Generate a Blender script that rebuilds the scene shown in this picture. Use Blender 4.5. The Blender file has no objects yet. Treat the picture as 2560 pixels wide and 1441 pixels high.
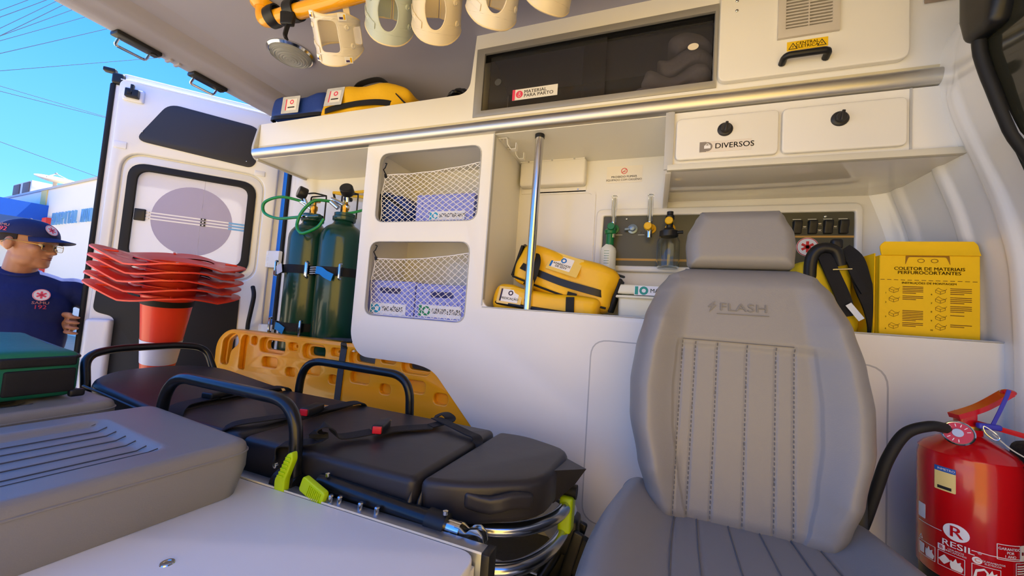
import bpy, bmesh, math, random
from mathutils import Vector as V, Matrix as Mx
random.seed(7)
S = bpy.context.scene
COL = S.collection
pi = math.pi

# ------------------------------------------------------------------ camera
cam = bpy.data.cameras.new('camera'); camo = bpy.data.objects.new('camera', cam); COL.objects.link(camo)
cam.sensor_width = 36.0; cam.lens = 13.36; cam.clip_start = 0.02; cam.clip_end = 300
right = V((0.9359065, 0.34528179, 0.06971021)); down = V((0.04504854, 0.07895113, -0.9958601)); fwd = V((-0.34935606, 0.93517229, 0.05833644))
mw = Mx.Identity(4)
for i, a in enumerate((right, -down, -fwd)):
    for j in range(3): mw[j][i] = a[j]
mw[2][3] = 0.95
camo.matrix_world = mw
S.camera = camo

# ------------------------------------------------------------------ sky, sun, exposure
w = bpy.data.worlds.new('sky'); S.world = w; w.use_nodes = True
nt = w.node_tree; nt.nodes.clear()
out = nt.nodes.new('ShaderNodeOutputWorld'); bg = nt.nodes.new('ShaderNodeBackground')
tc = nt.nodes.new('ShaderNodeTexCoord'); sep = nt.nodes.new('ShaderNodeSeparateXYZ'); rp = nt.nodes.new('ShaderNodeValToRGB')
nt.links.new(tc.outputs['Generated'], sep.inputs[0]); nt.links.new(sep.outputs[2], rp.inputs[0])
nt.links.new(rp.outputs[0], bg.inputs[0]); nt.links.new(bg.outputs[0], out.inputs[0])
e = rp.color_ramp.elements
e[0].position = 0.0; e[0].color = (0.20, 0.46, 0.93, 1)
e[1].position = 1.0; e[1].color = (0.03, 0.18, 0.76, 1)
k = e.new(0.18); k.color = (0.105, 0.345, 0.93, 1)
k = e.new(0.45); k.color = (0.045, 0.235, 0.86, 1)
bg.inputs[1].default_value = 1.35
sun = bpy.data.lights.new('sun', 'SUN'); sun.energy = 12.0; sun.angle = 0.009; sun.color = (1.0, 0.965, 0.77)
suno = bpy.data.objects.new('sun', sun); COL.objects.link(suno)
suno.rotation_euler = V((0.15, 0.50, 1.0)).to_track_quat('Z', 'Y').to_euler()
S.view_settings.view_transform = 'Standard'; S.view_settings.look = 'None'
S.view_settings.gamma = 1.0; S.view_settings.use_curve_mapping = False
S.view_settings.exposure = 0.86

# ------------------------------------------------------------------ materials
def lin(h):
    if not isinstance(h, str): return h
    c = [int(h[i:i+2], 16) / 255 for i in (0, 2, 4)]
    return tuple(x / 12.92 if x <= 0.04045 else ((x + 0.055) / 1.055) ** 2.4 for x in c)
MATS = {}
def mat(name, col, rough=0.5, metal=0.0, var=0.04, nscale=8.0, bump=0.0, bscale=60.0, coat=0.0, trans=0.0, ior=1.45, alpha=1.0, emit=0.0, spec=0.5, sss=0.0, dist=0.002):
    if name in MATS: return MATS[name]
    m = bpy.data.materials.new(name); m.use_nodes = True
    n = m.node_tree; b = n.nodes['Principled BSDF']; c = lin(col)
    b.inputs['Roughness'].default_value = rough; b.inputs['Metallic'].default_value = metal
    b.inputs['IOR'].default_value = ior; b.inputs['Coat Weight'].default_value = coat; b.inputs['Coat Roughness'].default_value = 0.08
    b.inputs['Transmission Weight'].default_value = trans; b.inputs['Alpha'].default_value = alpha
    b.inputs['Specular IOR Level'].default_value = spec
    if sss: b.inputs['Subsurface Weight'].default_value = sss; b.inputs['Subsurface Radius'].default_value = (.02, .008, .004); b.inputs['Subsurface Scale'].default_value = .3
    if emit: b.inputs['Emission Color'].default_value = (*c, 1); b.inputs['Emission Strength'].default_value = emit
    tcn = n.nodes.new('ShaderNodeTexCoord')
    no = n.nodes.new('ShaderNodeTexNoise'); no.inputs['Scale'].default_value = nscale; no.inputs['Detail'].default_value = 4
    n.links.new(tcn.outputs['Object'], no.inputs['Vector'])
    mx = n.nodes.new('ShaderNodeMix'); mx.data_type = 'RGBA'
    mx.inputs['A'].default_value = (*[x * (1 - var) for x in c], 1); mx.inputs['B'].default_value = (*[min(1, x * (1 + var)) for x in c], 1)
    n.links.new(no.outputs['Fac'], mx.inputs['Factor']); n.links.new(mx.outputs['Result'], b.inputs['Base Color'])
    if bump:
        n2 = n.nodes.new('ShaderNodeTexNoise'); n2.inputs['Scale'].default_value = bscale; n2.inputs['Detail'].default_value = 3
        n.links.new(tcn.outputs['Object'], n2.inputs['Vector'])
        bp = n.nodes.new('ShaderNodeBump'); bp.inputs['Strength'].default_value = bump; bp.inputs['Distance'].default_value = dist
        n.links.new(n2.outputs['Fac'], bp.inputs['Height']); n.links.new(bp.outputs['Normal'], b.inputs['Normal'])
    MATS[name] = m
    return m
WHITE = mat('white laminate', 'ece9e2', .38, var=.015, bump=.02, bscale=9, dist=.004)
FRP = mat('glossy white fibreglass', 'ebe9e4', .22, var=.02, bump=.06, bscale=7, dist=.006, coat=.3)
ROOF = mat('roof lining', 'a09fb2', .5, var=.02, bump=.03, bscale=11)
PAINT = mat('white van paint', 'e6e8ea', .25, var=.01, coat=.5)
EDGE = mat('grey edge band', 'b9b9b8', .45)
BLACK = mat('black plastic', '161618', .42, var=.1)
RUBBER = mat('black rubber', '121213', .65, var=.1)
STEEL = mat('polished steel', 'd6d4d0', .16, 1.0, var=.03)
ALU = mat('brushed aluminium', 'c4c5c8', .32, 1.0, var=.03)
GREYP = mat('grey painted metal', '8b8f95', .4, .3)
NAVYINK = mat('dark print', '23201f', .6)
WEB = mat('black webbing', '141519', .75, var=.15, bump=.3, bscale=300)
VINYL = mat('grey vinyl upholstery', '85827e', .42, var=.03, bump=.25, bscale=420, dist=.0006, nscale=4)
MATV = mat('black vinyl mattress cover', '2b292b', .42, var=.08, bump=.18, bscale=14, dist=.004)
YELF = mat('yellow nylon', 'f0b908', .5, var=.08, bump=.5, bscale=16, dist=.008, coat=.15)
BLUF = mat('blue nylon', '17398f', .55, var=.08, bump=.5, bscale=22, dist=.006)
CARD = mat('white card', 'eeeceb', .5)
YCARD = mat('yellow corrugated card', 'f7c600', .62, var=.03)

# ------------------------------------------------------------------ mesh builder
def rot(axis, deg): return Mx.Rotation(math.radians(deg), 4, axis)
def T(*p): return Mx.Translation(V(p))
def frame(o, u, v):
    'matrix: local x->u, y->v, z->u x v, origin o'
    u = V(u).normalized(); v = V(v).normalized(); n = u.cross(v); m = Mx.Identity(4)
    for i, a in enumerate((u, v, n)):
        for j in range(3): m[j][i] = a[j]
    for j in range(3): m[j][3] = o[j]
    return m
def FY(x, y, z): return frame((x, y, z), (1, 0, 0), (0, 0, 1))      # faces -Y, local x right, y up, z towards -Y
def FX(x, y, z): return frame((x, y, z), (0, -1, 0), (0, 0, 1))     # faces -X
def RX(x, y, z): return frame((x, y, z), (0, 1, 0), (0, 0, 1))      # faces +X
def fil(pts, r, n=5, closed=False):
    'polyline with rounded corners'
    P = [V(p) for p in pts]; o = []; N = len(P)
    for i, p in enumerate(P):
        if not closed and i in (0, N - 1): o.append(p); continue
        a = P[i - 1] - p; b = P[(i + 1) % N] - p
        rr = r[i] if isinstance(r, (list, tuple)) else r
        d = min(rr, a.length * .49, b.length * .49)
        if d < 1e-5: o.append(p); continue
        s, t = p + a.normalized() * d, p + b.normalized() * d
        for k in range(n + 1):
            q = k / n; o.append(s * (1 - q) ** 2 + p * 2 * q * (1 - q) + t * q * q)
    return o
def rrect(x0, x1, y0, y1, r, n=5): return fil([(x0, y0, 0), (x1, y0, 0), (x1, y1, 0), (x0, y1, 0)], r, n, True)
def circ(cx, cy, r, n=20, ry=None): return [V((cx + r * math.cos(2 * pi * i / n), cy + (ry or r) * math.sin(2 * pi * i / n), 0)) for i in range(n)]
def smooth(pts, n=6, closed=False):
    'Catmull-Rom'
    P = [V(p) for p in pts]; N = len(P); o = []
    for i in range(N if closed else N - 1):
        g = (lambda k: P[k % N]) if closed else (lambda k: P[min(max(k, 0), N - 1)])
        a, b, c, d = g(i - 1), g(i), g(i + 1), g(i + 2)
        for k in range(n):
            t = k / n
            o.append(.5 * (2 * b + (c - a) * t + (2 * a - 5 * b + 4 * c - d) * t * t + (3 * b - a - 3 * c + d) * t ** 3))
    if not closed: o.append(P[-1])
    return o
class B:
    def __init__(s): s.b = bmesh.new()
    def _add(s, vs, fs, m=None):
        m = m or Mx.Identity(4)
        vv = [s.b.verts.new(m @ V(v)) for v in vs]
        for f in fs:
            try: s.b.faces.new([vv[i] for i in f])
            except ValueError: pass
        return s
    def mesh(s, me, m=None):
        t = me.copy()
        if m is not None: t.transform(m)
        s.b.from_mesh(t); bpy.data.meshes.remove(t); return s
    def box(s, x0, x1, y0, y1, z0, z1, bev=0.0, seg=2, m=None):
        t = bmesh.new(); bmesh.ops.create_cube(t, size=1)
        for v in t.verts: v.co = V(((x0 + x1) / 2 + v.co.x * (x1 - x0), (y0 + y1) / 2 + v.co.y * (y1 - y0), (z0 + z1) / 2 + v.co.z * (z1 - z0)))
        if bev: bmesh.ops.bevel(t, geom=t.edges[:], offset=bev, segments=seg, profile=.5, affect='EDGES')
        if m is not None: bmesh.ops.transform(t, matrix=m, verts=t.verts)
        me = bpy.data.meshes.new('t'); t.to_mesh(me); t.free(); s.b.from_mesh(me); bpy.data.meshes.remove(me); return s
    def tube(s, pts, r, n=10, closed=False, m=None, flat=None):
        'sweep; r number or list; flat=(w,t,normal) gives a ribbon of rectangular section'
        P = [V(p) for p in pts]; N = len(P)
        tans = []
        for i in range(N):
            a = P[i - 1] if (i or closed) else P[0]; b = P[(i + 1) % N] if (i < N - 1 or closed) else P[-1]
            tans.append((b - a).normalized())
        u = V((0, 0, 1)) if abs(tans[0].z) < .9 else V((1, 0, 0))
        u = (u - tans[0] * u.dot(tans[0])).normalized(); vs = []; 
        for i in range(N):
            t = tans[i]
            if flat and flat[2] is not None: u = V(flat[2][i] if isinstance(flat[2], list) else flat[2])
            u = u - t * u.dot(t)
            u = u.normalized() if u.length > 1e-6 else t.orthogonal().normalized()
            w = t.cross(u)
            if flat:
                W, H = flat[0] / 2, flat[1] / 2
                vs += [P[i] + w * W + u * H, P[i] - w * W + u * H, P[i] - w * W - u * H, P[i] + w * W - u * H]
            else:
                rr = r[i] if isinstance(r, (list, tuple)) else r
                vs += [P[i] + (u * math.cos(2 * pi * k / n) + w * math.sin(2 * pi * k / n)) * rr for k in range(n)]
        if flat: n = 4
        fs = []
        for i in range(N if closed else N - 1):
            j = (i + 1) % N
            for k in range(n): fs.append((i * n + k, i * n + (k + 1) % n, j * n + (k + 1) % n, j * n + k))
        if not closed: fs += [tuple(range(n))[::-1], tuple(range((N - 1) * n, N * n))]
        return s._add(vs, fs, m)
    def ribbon(s, pts, w, t, nrm=None, m=None, closed=False): return s.tube(pts, 0, 4, closed, m, (w, t, nrm))
    def lathe(s, prof, n=24, m=None, cap=True):
        vs = []; fs = []; K = len(prof)
        for r, z in prof: vs += [V((r * math.cos(2 * pi * k / n), r * math.sin(2 * pi * k / n), z)) for k in range(n)]
        for i in range(K - 1):
            for k in range(n): fs.append((i * n + k, i * n + (k + 1) % n, (i + 1) * n + (k + 1) % n, (i + 1) * n + k))
        if cap: fs += [tuple(range(n))[::-1], tuple(range((K - 1) * n, K * n))]
        return s._add(vs, fs, m)
    def cyl(s, p, q, r, r2=None, n=16): 
        p, q = V(p), V(q); return s.tube([p, q], [r, r if r2 is None else r2], n)
    def ball(s, c, r, m=None, n=12):
        r = r if isinstance(r, (tuple, list)) else (r, r, r)
        t = bmesh.new(); bmesh.ops.create_uvsphere(t, u_segments=n * 2, v_segments=n, radius=1)
        mm = T(*c) @ (m or Mx.Identity(4)) @ Mx.Diagonal((*r, 1)); bmesh.ops.transform(t, matrix=mm, verts=t.verts)
        me = bpy.data.meshes.new('t'); t.to_mesh(me); t.free(); s.b.from_mesh(me); bpy.data.meshes.remove(me); return s
    def soft(s, size, r, n=8, fn=None, m=None, c=3):
        'rounded box on a grid, free to be deformed by fn'
        h = [x / 2 for x in size]; r = min(r, *[x * .999 for x in h]); ax = []
        for a in h:
            cs = [r * (1 - math.cos(pi / 2 * k / c)) * .999 for k in range(c)]
            lo = [-a + x for x in cs]; L = a - r
            ax.append(lo + [-L + 2 * L * k / n for k in range(n + 1)] + [-x for x in lo[::-1]])
        idx = {}; vs = []; fs = []
        def vid(i, j, k):
            key = (i, j, k)
            if key not in idx:
                q = V((ax[0][i], ax[1][j], ax[2][k])); inn = V([max(-(h[d] - r), min(h[d] - r, q[d])) for d in range(3)]); d = q - inn
                if d.length > 1e-9: q = inn + d.normalized() * r
                idx[key] = len(vs); vs.append(q)
            return idx[key]
        M = len(ax[0]) - 1
        for i in range(M):
            for j in range(M):
                for e0, fl in ((0, 0), (M, 1)):
                    for perm in range(3):
                        c4 = [(i, j), (i + 1, j), (i + 1, j + 1), (i, j + 1)]
                        if perm == 0: q = [vid(a, b, e0) for a, b in c4]
                        elif perm == 1: q = [vid(b, e0, a) for a, b in c4]
                        else: q = [vid(e0, a, b) for a, b in c4]
                        fs.append(tuple(q if fl else q[::-1]))
        if fn: vs = [fn(v) for v in vs]
        return s._add(vs, fs, m)
    def sheet(s, fn, nu, nv, th=0.0, m=None, cu=False):
        vs = [V(fn(i / nu, j / nv)) for j in range(nv + 1) for i in range(nu + 1)]; W = nu + 1; fs = []
        for j in range(nv):
            for i in range(nu): fs.append((j * W + i, j * W + i + 1, (j + 1) * W + i + 1, (j + 1) * W + i))
        if th:
            nn = [V((0, 0, 0)) for _ in vs]
            for f in fs:
                q = (vs[f[1]] - vs[f[0]]).cross(vs[f[3]] - vs[f[0]])
                for i in f: nn[i] += q
            K = len(vs); vs = vs + [v - n_.normalized() * th for v, n_ in zip(vs, nn)]
            fs += [tuple(K + i for i in f[::-1]) for f in fs]
            rim = [i for i in range(W)] + [j * W + nu for j in range(1, nv + 1)] + [nv * W + i for i in range(nu - 1, -1, -1)] + [j * W for j in range(nv - 1, 0, -1)]
            for a, b_ in zip(rim, rim[1:] + rim[:1]): fs.append((b_, a, a + K, b_ + K))
        return s._add(vs, fs, m)
    def plate(s, outs, th, m=None, bev=0.0, seg=1):
        'flat plate with holes, from closed outlines in local xy; occupies local z 0..th'
        cu = bpy.data.curves.new('t', 'CURVE'); cu.dimensions = '2D'; cu.fill_mode = 'BOTH'; cu.extrude = max(th / 2 - bev, 0); cu.bevel_depth = bev; cu.bevel_resolution = seg
        if bev: cu.offset = -bev
        for o in outs:
            sp = cu.splines.new('POLY'); sp.points.add(len(o) - 1); sp.use_cyclic_u = True
            for p, q in zip(sp.points, o): p.co = (q[0], q[1], 0, 1)
        ob = bpy.data.objects.new('t', cu); me = bpy.data.meshes.new_from_object(ob)
        bpy.data.objects.remove(ob); bpy.data.curves.remove(cu)
        s.mesh(me, (m or Mx.Identity(4)) @ T(0, 0, th / 2)); bpy.data.meshes.remove(me); return s
    def text(s, txt, size, m, bold=0.0, align='CENTER', sx=1.0, th=.0004, sp=1.0, line=1.0):
        cu = bpy.data.curves.new('t', 'FONT'); cu.body = txt; cu.size = size; cu.align_x = align; cu.align_y = 'CENTER'; cu.extrude = th / 2; cu.resolution_u = 3; cu.space_character = sp; cu.space_line = line
        ob = bpy.data.objects.new('t', cu); me = bpy.data.meshes.new_from_object(ob)
        bpy.data.objects.remove(ob); bpy.data.curves.remove(cu)
        for d in ((-bold * size * .5, bold * size * .5) if bold else (0,)): s.mesh(me, m @ T(d, 0, 0) @ Mx.Diagonal((sx, 1, 1, 1)))
        bpy.data.meshes.remove(me); return s
    def data(s, name, material, sharp=38, weld=True):
        if weld: bmesh.ops.remove_doubles(s.b, verts=s.b.verts, dist=1e-5)
        bmesh.ops.recalc_face_normals(s.b, faces=s.b.faces)
        me = bpy.data.meshes.new(name); s.b.to_mesh(me); s.b.free()
        me.materials.append(material); me.shade_smooth(); me.set_sharp_from_angle(angle=math.radians(sharp)); return me
    def obj(s, name, material, parent=None, label=None, cat=None, group=None, kind=None, local=False, sharp=38):
        o = bpy.data.objects.new(name, s.data(name, material, sharp)); COL.objects.link(o)
        if parent is not None:
            o.parent = parent
            if not local:
                q = parent; mm = Mx.Identity(4)
                while q is not None: mm = (q.matrix_parent_inverse @ q.matrix_basis if q.parent else q.matrix_basis) @ mm; q = q.parent
                o.matrix_parent_inverse = mm.inverted()
        tag(o, label, cat, group, kind); return o
def tag(o, label=None, cat=None, group=None, kind=None):
    if label: o['label'] = label
    if cat: o['category'] = cat
    if group: o['group'] = group
    if kind: o['kind'] = kind
    return o
def thing(name, label, cat, loc=(0, 0, 0), rz=0, group=None, m=None):
    o = bpy.data.objects.new(name, None); o.empty_display_size = .05; COL.objects.link(o)
    if m is not None: o.matrix_basis = m
    else: o.location = loc; o.rotation_euler = (0, 0, math.radians(rz))
    return tag(o, label, cat, group)
def copy_tree(o, parent=None):
    c = o.copy(); COL.objects.link(c); c.parent = parent
    if parent is not None: c.matrix_parent_inverse = o.matrix_parent_inverse.copy()
    for ch in list(o.children): copy_tree(ch, c)
    return c
def star(cx, cy, R, wd):
    'six-armed emblem outline pieces'
    o = []
    for k in range(3):
        a = pi / 2 + k * pi / 3; d = V((math.cos(a), math.sin(a), 0)); n_ = V((-d.y, d.x, 0)) * wd / 2; c = V((cx, cy, 0))
        o.append([c + d * R + n_, c - d * R + n_, c - d * R - n_, c + d * R - n_])
    return o
def emblem(parent, m, R, red):
    'round white badge with a red six-armed star'
    d = B().plate([circ(0, 0, R, 32)], .0006, m).obj('badge', CARD, parent)
    b_ = B().plate([circ(0, 0, R * .97, 32), circ(0, 0, R * .9, 32)], .0004, m @ T(0, 0, .0007))
    for st in star(0, 0, R * .6, R * .26): b_.plate([st], .0004, m @ T(0, 0, .0007))
    b_.obj('star_emblem', red, d)
    return d
RED = mat('red print', 'd62d2d', .5)
# ================================================================== the setting
GRD = mat('sunlit concrete ground', 'b5a488', .9, var=.15, nscale=2.0)
b = B().box(-40, 40, -40, 40, -0.75, -0.65); b.obj('floor_ground', GRD, kind='structure', label='pale concrete yard outside the vehicle')
OCH = mat('ochre bounce wall', 'e2bc62', .9, var=.08, nscale=1.5)
B().box(-.4, 7, -9, -2.6, -.65, 2.7).obj('wall_bounce', OCH, kind='structure', label='unseen ochre block added behind the camera to bounce warm light through the side door')  # unseen block added behind the camera; its sunlit face warms the interior
FLOORM = mat('grey van floor vinyl', '6f7175', .5, var=.12, nscale=60)
b = B().box(-2.06, 0.86, -0.12, 1.68, -0.06, 0.0); b.obj('floor', FLOORM, kind='structure', label='grey vinyl floor of the ambulance')
# roof lining, flat with a coved edge down to the far wall
def roof(u, v):
    y = -0.14 + 1.84 * v
    z = 2.055 - (0.10 * max(0, (y - 1.42) / .28) ** 2)
    return (0.95 - 2.97 * u, y, z)
b = B().sheet(roof, 10, 30); b.box(-2.0, .95, -.14, 1.70, 2.10, 2.13); b.obj('ceiling', ROOF, kind='structure', label='smooth pale roof lining of the ambulance')
# rear header
def header(u, v):
    prof = [(-1.86, 2.056), (-1.89, 2.045), (-1.93, 2.032), (-1.945, 2.005), (-1.965, 1.985), (-2.00, 1.972), (-2.03, 1.955), (-2.06, 1.95), (-2.085, 1.955), (-2.10, 1.99), (-2.11, 2.10)]
    t = u * (len(prof) - 1); i = min(int(t), len(prof) - 2); f = t - i
    x = prof[i][0] * (1 - f) + prof[i + 1][0] * f; z = prof[i][1] * (1 - f) + prof[i + 1][1] * f
    y = -.14 + 1.84 * v
    return (x, y, z - .05 * max(0, (y - 1.45) / .25) ** 2 - .3 * max(0, (.32 - y) / .46) ** 2)
TR = B().sheet(header, 30, 36, .02).obj('trim_1', ROOF, kind='structure', label='moulded header panel above the rear doorway')
for y in (0.86, 1.13):
    c = B().box(-2.085, -2.03, y - .075, y + .075, 1.935, 1.953, .006).obj('latch_plate', BLACK, TR)
    q = [(-2.075, y - .05, 1.94), (-2.10, y - .05, 1.915), (-2.10, y + .05, 1.915), (-2.075, y + .05, 1.94)]
    B().tube(fil(q, .012), .006, 8).obj('striker_loop', STEEL, c)
    B().cyl((-2.05, y + .055, 1.938), (-2.05, y + .055, 1.93), .012).obj('bolt', BLACK, c)
for k in range(3):
    y = .935 + .032 * k
    B().box(-2.083, -2.04, y, y + .012, 1.944, 1.954, .002).obj('rib', ROOF, TR)
# far wall with moulded ledge bands and the rear pillar
WL = B().box(-1.86, .95, 1.65, 1.68, 0, 2.08).obj('wall_left', FRP, kind='structure', label='glossy white moulded side wall behind the cabinets')
def pil(u, v):
    P = smooth([(-1.80, 1.651, 0), (-1.86, 1.645, 0), (-1.90, 1.62, 0), (-1.98, 1.60, 0), (-2.03, 1.605, 0), (-2.06, 1.62, 0)], 6)
    p = P[min(int(u * (len(P) - 1) + .5), len(P) - 1)]
    return (p.x, p.y, 2.0 * v)
PL = B().sheet(pil, 30, 4).obj('wall_rear_pillar', FRP, kind='structure', label='white moulded pillar beside the rear doorway')
B().box(-2.07, -2.055, 1.60, 1.625, 0, 1.97).obj('door_seal', RUBBER, PL)
B().box(-2.12, -2.072, 1.61, 1.69, -.2, 1.98, .01).obj('jamb', mat('blue van paint', '0c6fd6', .3, coat=.4), PL, label='bright blue painted door jamb')
for z in (.95, 1.18, 1.36): B().cyl((-1.905, 1.618, z), (-1.90, 1.606, z), .014, .011).obj('plug', CARD, PL)
for z in (1.15, .72):
    h = B(); h.box(-2.15, -2.04, 1.575, 1.60, z - .05, z + .05, .006)
    for q in (-.035, 0, .035): h.cyl((-2.13, 1.585, z + q - .012), (-2.13, 1.585, z + q + .012), .014, n=10)
    h.obj('hinge', PAINT, PL)
# recess mouldings on the far wall
b = B().plate([rrect(-.56, -.255, 0, .60, .03), rrect(-.545, -.27, .012, .588, .025)], .006, FY(0, 1.651, .90)); b.obj('wall_moulding', FRP, WL)
b = B().soft((.30, .05, .115), .012, 4, None, T(-.45, 1.627, 1.575)); DU = b.obj('cable_cover', WHITE, WL, label='white folded cable cover screwed to the wall')
B().box(-.60, -.305, 1.602, 1.65, 1.627, 1.632).obj('flange', WHITE, DU)
for x, z in ((-.56, 1.633), (-.45, 1.633), (-.35, 1.633)): B().cyl((x, 1.603, z - .004), (x, 1.600, z - .004), .004, n=8).obj('screw', STEEL, DU)
B().box(-.60, -.30, 1.645, 1.6505, 1.495, 1.517).obj('flange', WHITE, DU)
B().cyl((-.335, 1.646, 1.506), (-.335, 1.642, 1.506), .004, n=8).obj('screw', STEEL, DU)
# no-smoking sticker
st = B().box(-.214, -.067, 1.6488, 1.6498, 1.527, 1.6).obj('sticker', mat('clear sticker', 'efe8da', .2), WL)
m = FY(-.141, 1.6487, 1.578)
q = B().plate([circ(0, 0, .013, 24), circ(0, 0, .0105, 24)], .0003, m); q.box(-.011, .011, -.001, .001, 0, .0003, m=m @ rot('Z', 40)); q.box(-.007, .007, -.004, -.002, 0, .0003, m=m); q.obj('no_smoking_mark', RED, st)
q = B().text('PROIBIDO FUMAR', .0125, FY(-.141, 1.6485, 1.553), .012, sx=1.05); q.text('EQUIPADO COM OXIGÊNIO', .0115, FY(-.141, 1.6485, 1.5395), .012, sx=1.0); q.obj('lettering', NAVYINK, st)
# bulkhead: curved profile with three moulded ribs, window with black seal
BK = [(0, .825), (.6, .825), (.95, .823), (1.15, .815), (1.30, .785), (1.40, .752), (1.452, .735), (1.50, .718), (1.56, .703), (1.618, .692), (1.70, .698), (1.76, .711), (1.815, .741), (1.86, .775), (1.95, .81), (2.08, .83)]
def bkx(z):
    for (a, x), (c, x2) in zip(BK, BK[1:]):
        if z <= c:
            f = (z - a) / (c - a); return x + (x2 - x) * f
    return BK[-1][1]
def bkxs(z): return sum(bkx(z + d) for d in (-.04, -.02, 0, .02, .04)) / 5
def rib(y, z):
    o = 0
    for c, wd, dp, z0 in ((1.262, .022, .014, 1.62), (1.40, .020, .012, 1.47), (1.592, .022, .014, 1.47)):
        a = min(1, max(0, (z0 - z) / .05)); o += dp * a * math.exp(-((y - c) / wd) ** 4)
    return o
def bulk(y0, y1, z0, z1, nu, nv):
    def f(u, v):
        y, z = y0 + (y1 - y0) * u, z0 + (z1 - z0) * v
        return (bkxs(z) - rib(y, z) - .05 * max(0, (y - 1.60) / .05) ** 2 - .035 * max(0, (1.26 - y) / .12) * max(0, min(1, (z - 1.2) / .2)), y, z)
    return f
b = B(); b.sheet(bulk(1.085, 1.66, 0, 2.07, 100, 80), 100, 80); b.sheet(bulk(-.14, 1.085, 0, 1.22, 10, 40), 10, 40); b.sheet(bulk(-.14, 1.085, 1.98, 2.07, 6, 4), 6, 4)
WF = b.obj('wall_front', FRP, kind='structure', label='ribbed white moulded bulkhead behind the driver cab', sharp=60)
zs = [1.22 + .76 * k / 40 for k in range(41)]
OL = mat('dark tinted cab glass', '2d2c22', .08, spec=.6)
W1 = B().sheet(lambda u, v: (bkxs(1.2 + .8 * v) - .038, -.1 + 1.222 * u, 1.2 + .8 * v), 4, 20, .006).obj('window_1', OL, kind='structure', label='dark cab window with thick black rubber edge')
def bsurf(y, z): return bkxs(z) - .035 * max(0, (1.26 - y) / .12) * max(0, min(1, (z - 1.2) / .2))
sy = lambda z: 1.09 + .022 * max(0, min(1, (1.5 - z) / .2)) - .008 * max(0, 1 - abs(z - 1.63) / .05)
sp = [(bsurf(sy(z), z) - .005, sy(z), z) for z in zs]
B().tube(sp, .0115, 10).obj('window_seal', RUBBER, W1)
B().tube([(bkxs(1.225) - .02, y, 1.225) for y in (-.1, .3, .8, 1.10)], .0115, 8).obj('window_seal', RUBBER, W1)
B().soft((.04, .115, .26), .018, 5, lambda v: V((v.x, v.y * (1 - .35 * max(0, (-v.z - .07) / .06)), v.z)), T(.640, 1.062, 1.735)).obj('corner_pad', BLACK, W1)

# ================================================================== tall cabinet, niche and base unit: one built-in face
cab = thing('equipment_cabinet', 'white built-in cabinet with two netted openings and an open niche beside them', 'cabinet', (-.2, 1.5, 0))
oc = [(-1.228, .78), (-1.228, 1.645), (-.61, 1.645), (-.61, .953), (.83, .953), (.83, .02), (-.10, .02), (-.36, .24), (-.80, .69), (-.88, .707), (-1.17, .707)]
orr = [.02, 0, 0, .05, 0, 0, .0, .05, .06, .05, .05]
oc = fil([(x, z, 0) for x, z in oc], [.08, .004, .004, .045, .004, 0, 0, .05, .05, .05, .07], 6, True)
h1 = rrect(-1.155, -.66, 1.29, 1.597, .045); h2 = rrect(-1.166, -.68, .886, 1.207, .045)
# openings lean slightly like the photo's
FACE = B().plate([oc, h1, h2], .016, FY(0, 1.336, 0), .002).obj('face_panel', WHITE, cab)
def band(path, closed=True): return B().ribbon(path, .017, .0025, None, None, closed)
for hh in (h1, h2):
    b = B(); 
    b.plate([hh, [p * 1 + (V((sum(q.x for q in hh) / len(hh), sum(q.y for q in hh) / len(hh), 0)) - p).normalized() * .003 for p in hh]], .018, FY(0, 1.337, 0)); b.obj('edge_band', EDGE, cab)
B().box(-.628, -.611, 1.337, 1.65, .93, 1.645).obj('side_panel', WHITE, cab)
B().box(-1.228, -1.212, 1.337, 1.65, .72, 1.645).obj('side_panel', WHITE, cab)
B().box(-.6135, -.6085, 1.318, 1.338, .96, 1.645).obj('edge_band', EDGE, cab)
for z in (.868, 1.272, 1.63): B().box(-1.212, -.628, 1.337, 1.65, z, z + .014).obj('shelf_board', WHITE, cab)
B().box(-.611, .82, 1.337, 1.65, .915, .93).obj('shelf_board', WHITE, cab)
B().box(-.61, .823, 1.317, 1.338, .953, .957, .001).obj('edge_band', EDGE, cab)
for x0, x1, rr in ((-.193, .60, .05),):
    o1 = rrect(x0, x1, .27, .872, .06, 6); o2 = rrect(x0 + .004, x1 - .004, .274, .868, .057, 6)
    B().plate([o1, o2], .0015, FY(0, 1.3205, 0)).obj('groove_line', EDGE, cab)
    B().plate([rrect(x0 + .004, x1 - .004, .274, .868, .057, 6)], .0012, FY(0, 1.3205, 0)).obj('door', WHITE, cab)
# nets
NETM = mat('white cord', 'f0eef0', .7)
def net(x0, x1, z0, z1, zt0, zt1, y):
    b = B(); st = .034; W = x1 - x0; 
    def pz(u, v):   # u along width 0..1, v height 0..1 with sagging slanted top
        top = zt0 + (zt1 - zt0) * u - .012 * math.sin(pi * u)
        return V((x0 + W * u + .006 * math.sin(9 * v + 3 * u), y - .010 * math.sin(pi * u) * math.sin(pi * v) - .002 * math.sin(23 * u + 11 * v), z0 + (top - z0) * v))
    nu = 15; nv = 10
    for s_ in (1, -1):
        for k in range(-nv, nu + nv + 1):
            pts = []
            for j in range(nv * 2 + 1):
                v = j / (nv * 2); u = (k + s_ * (v * nv)) / nu
                if 0 <= u <= 1: pts.append(pz(u, v))
            if len(pts) > 1: b.tube(pts, .0014, 4)
    b.tube([pz(k / 20, 1) for k in range(21)], .002, 5); b.tube([pz(k / 20, 0) for k in range(21)], .002, 5)
    b.tube([pz(0, k / 8) for k in range(9)], .0016, 5); b.tube([pz(1, k / 8) for k in range(9)], .0016, 5)
    o = b.obj('safety_net', NETM, cab); return o
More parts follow.
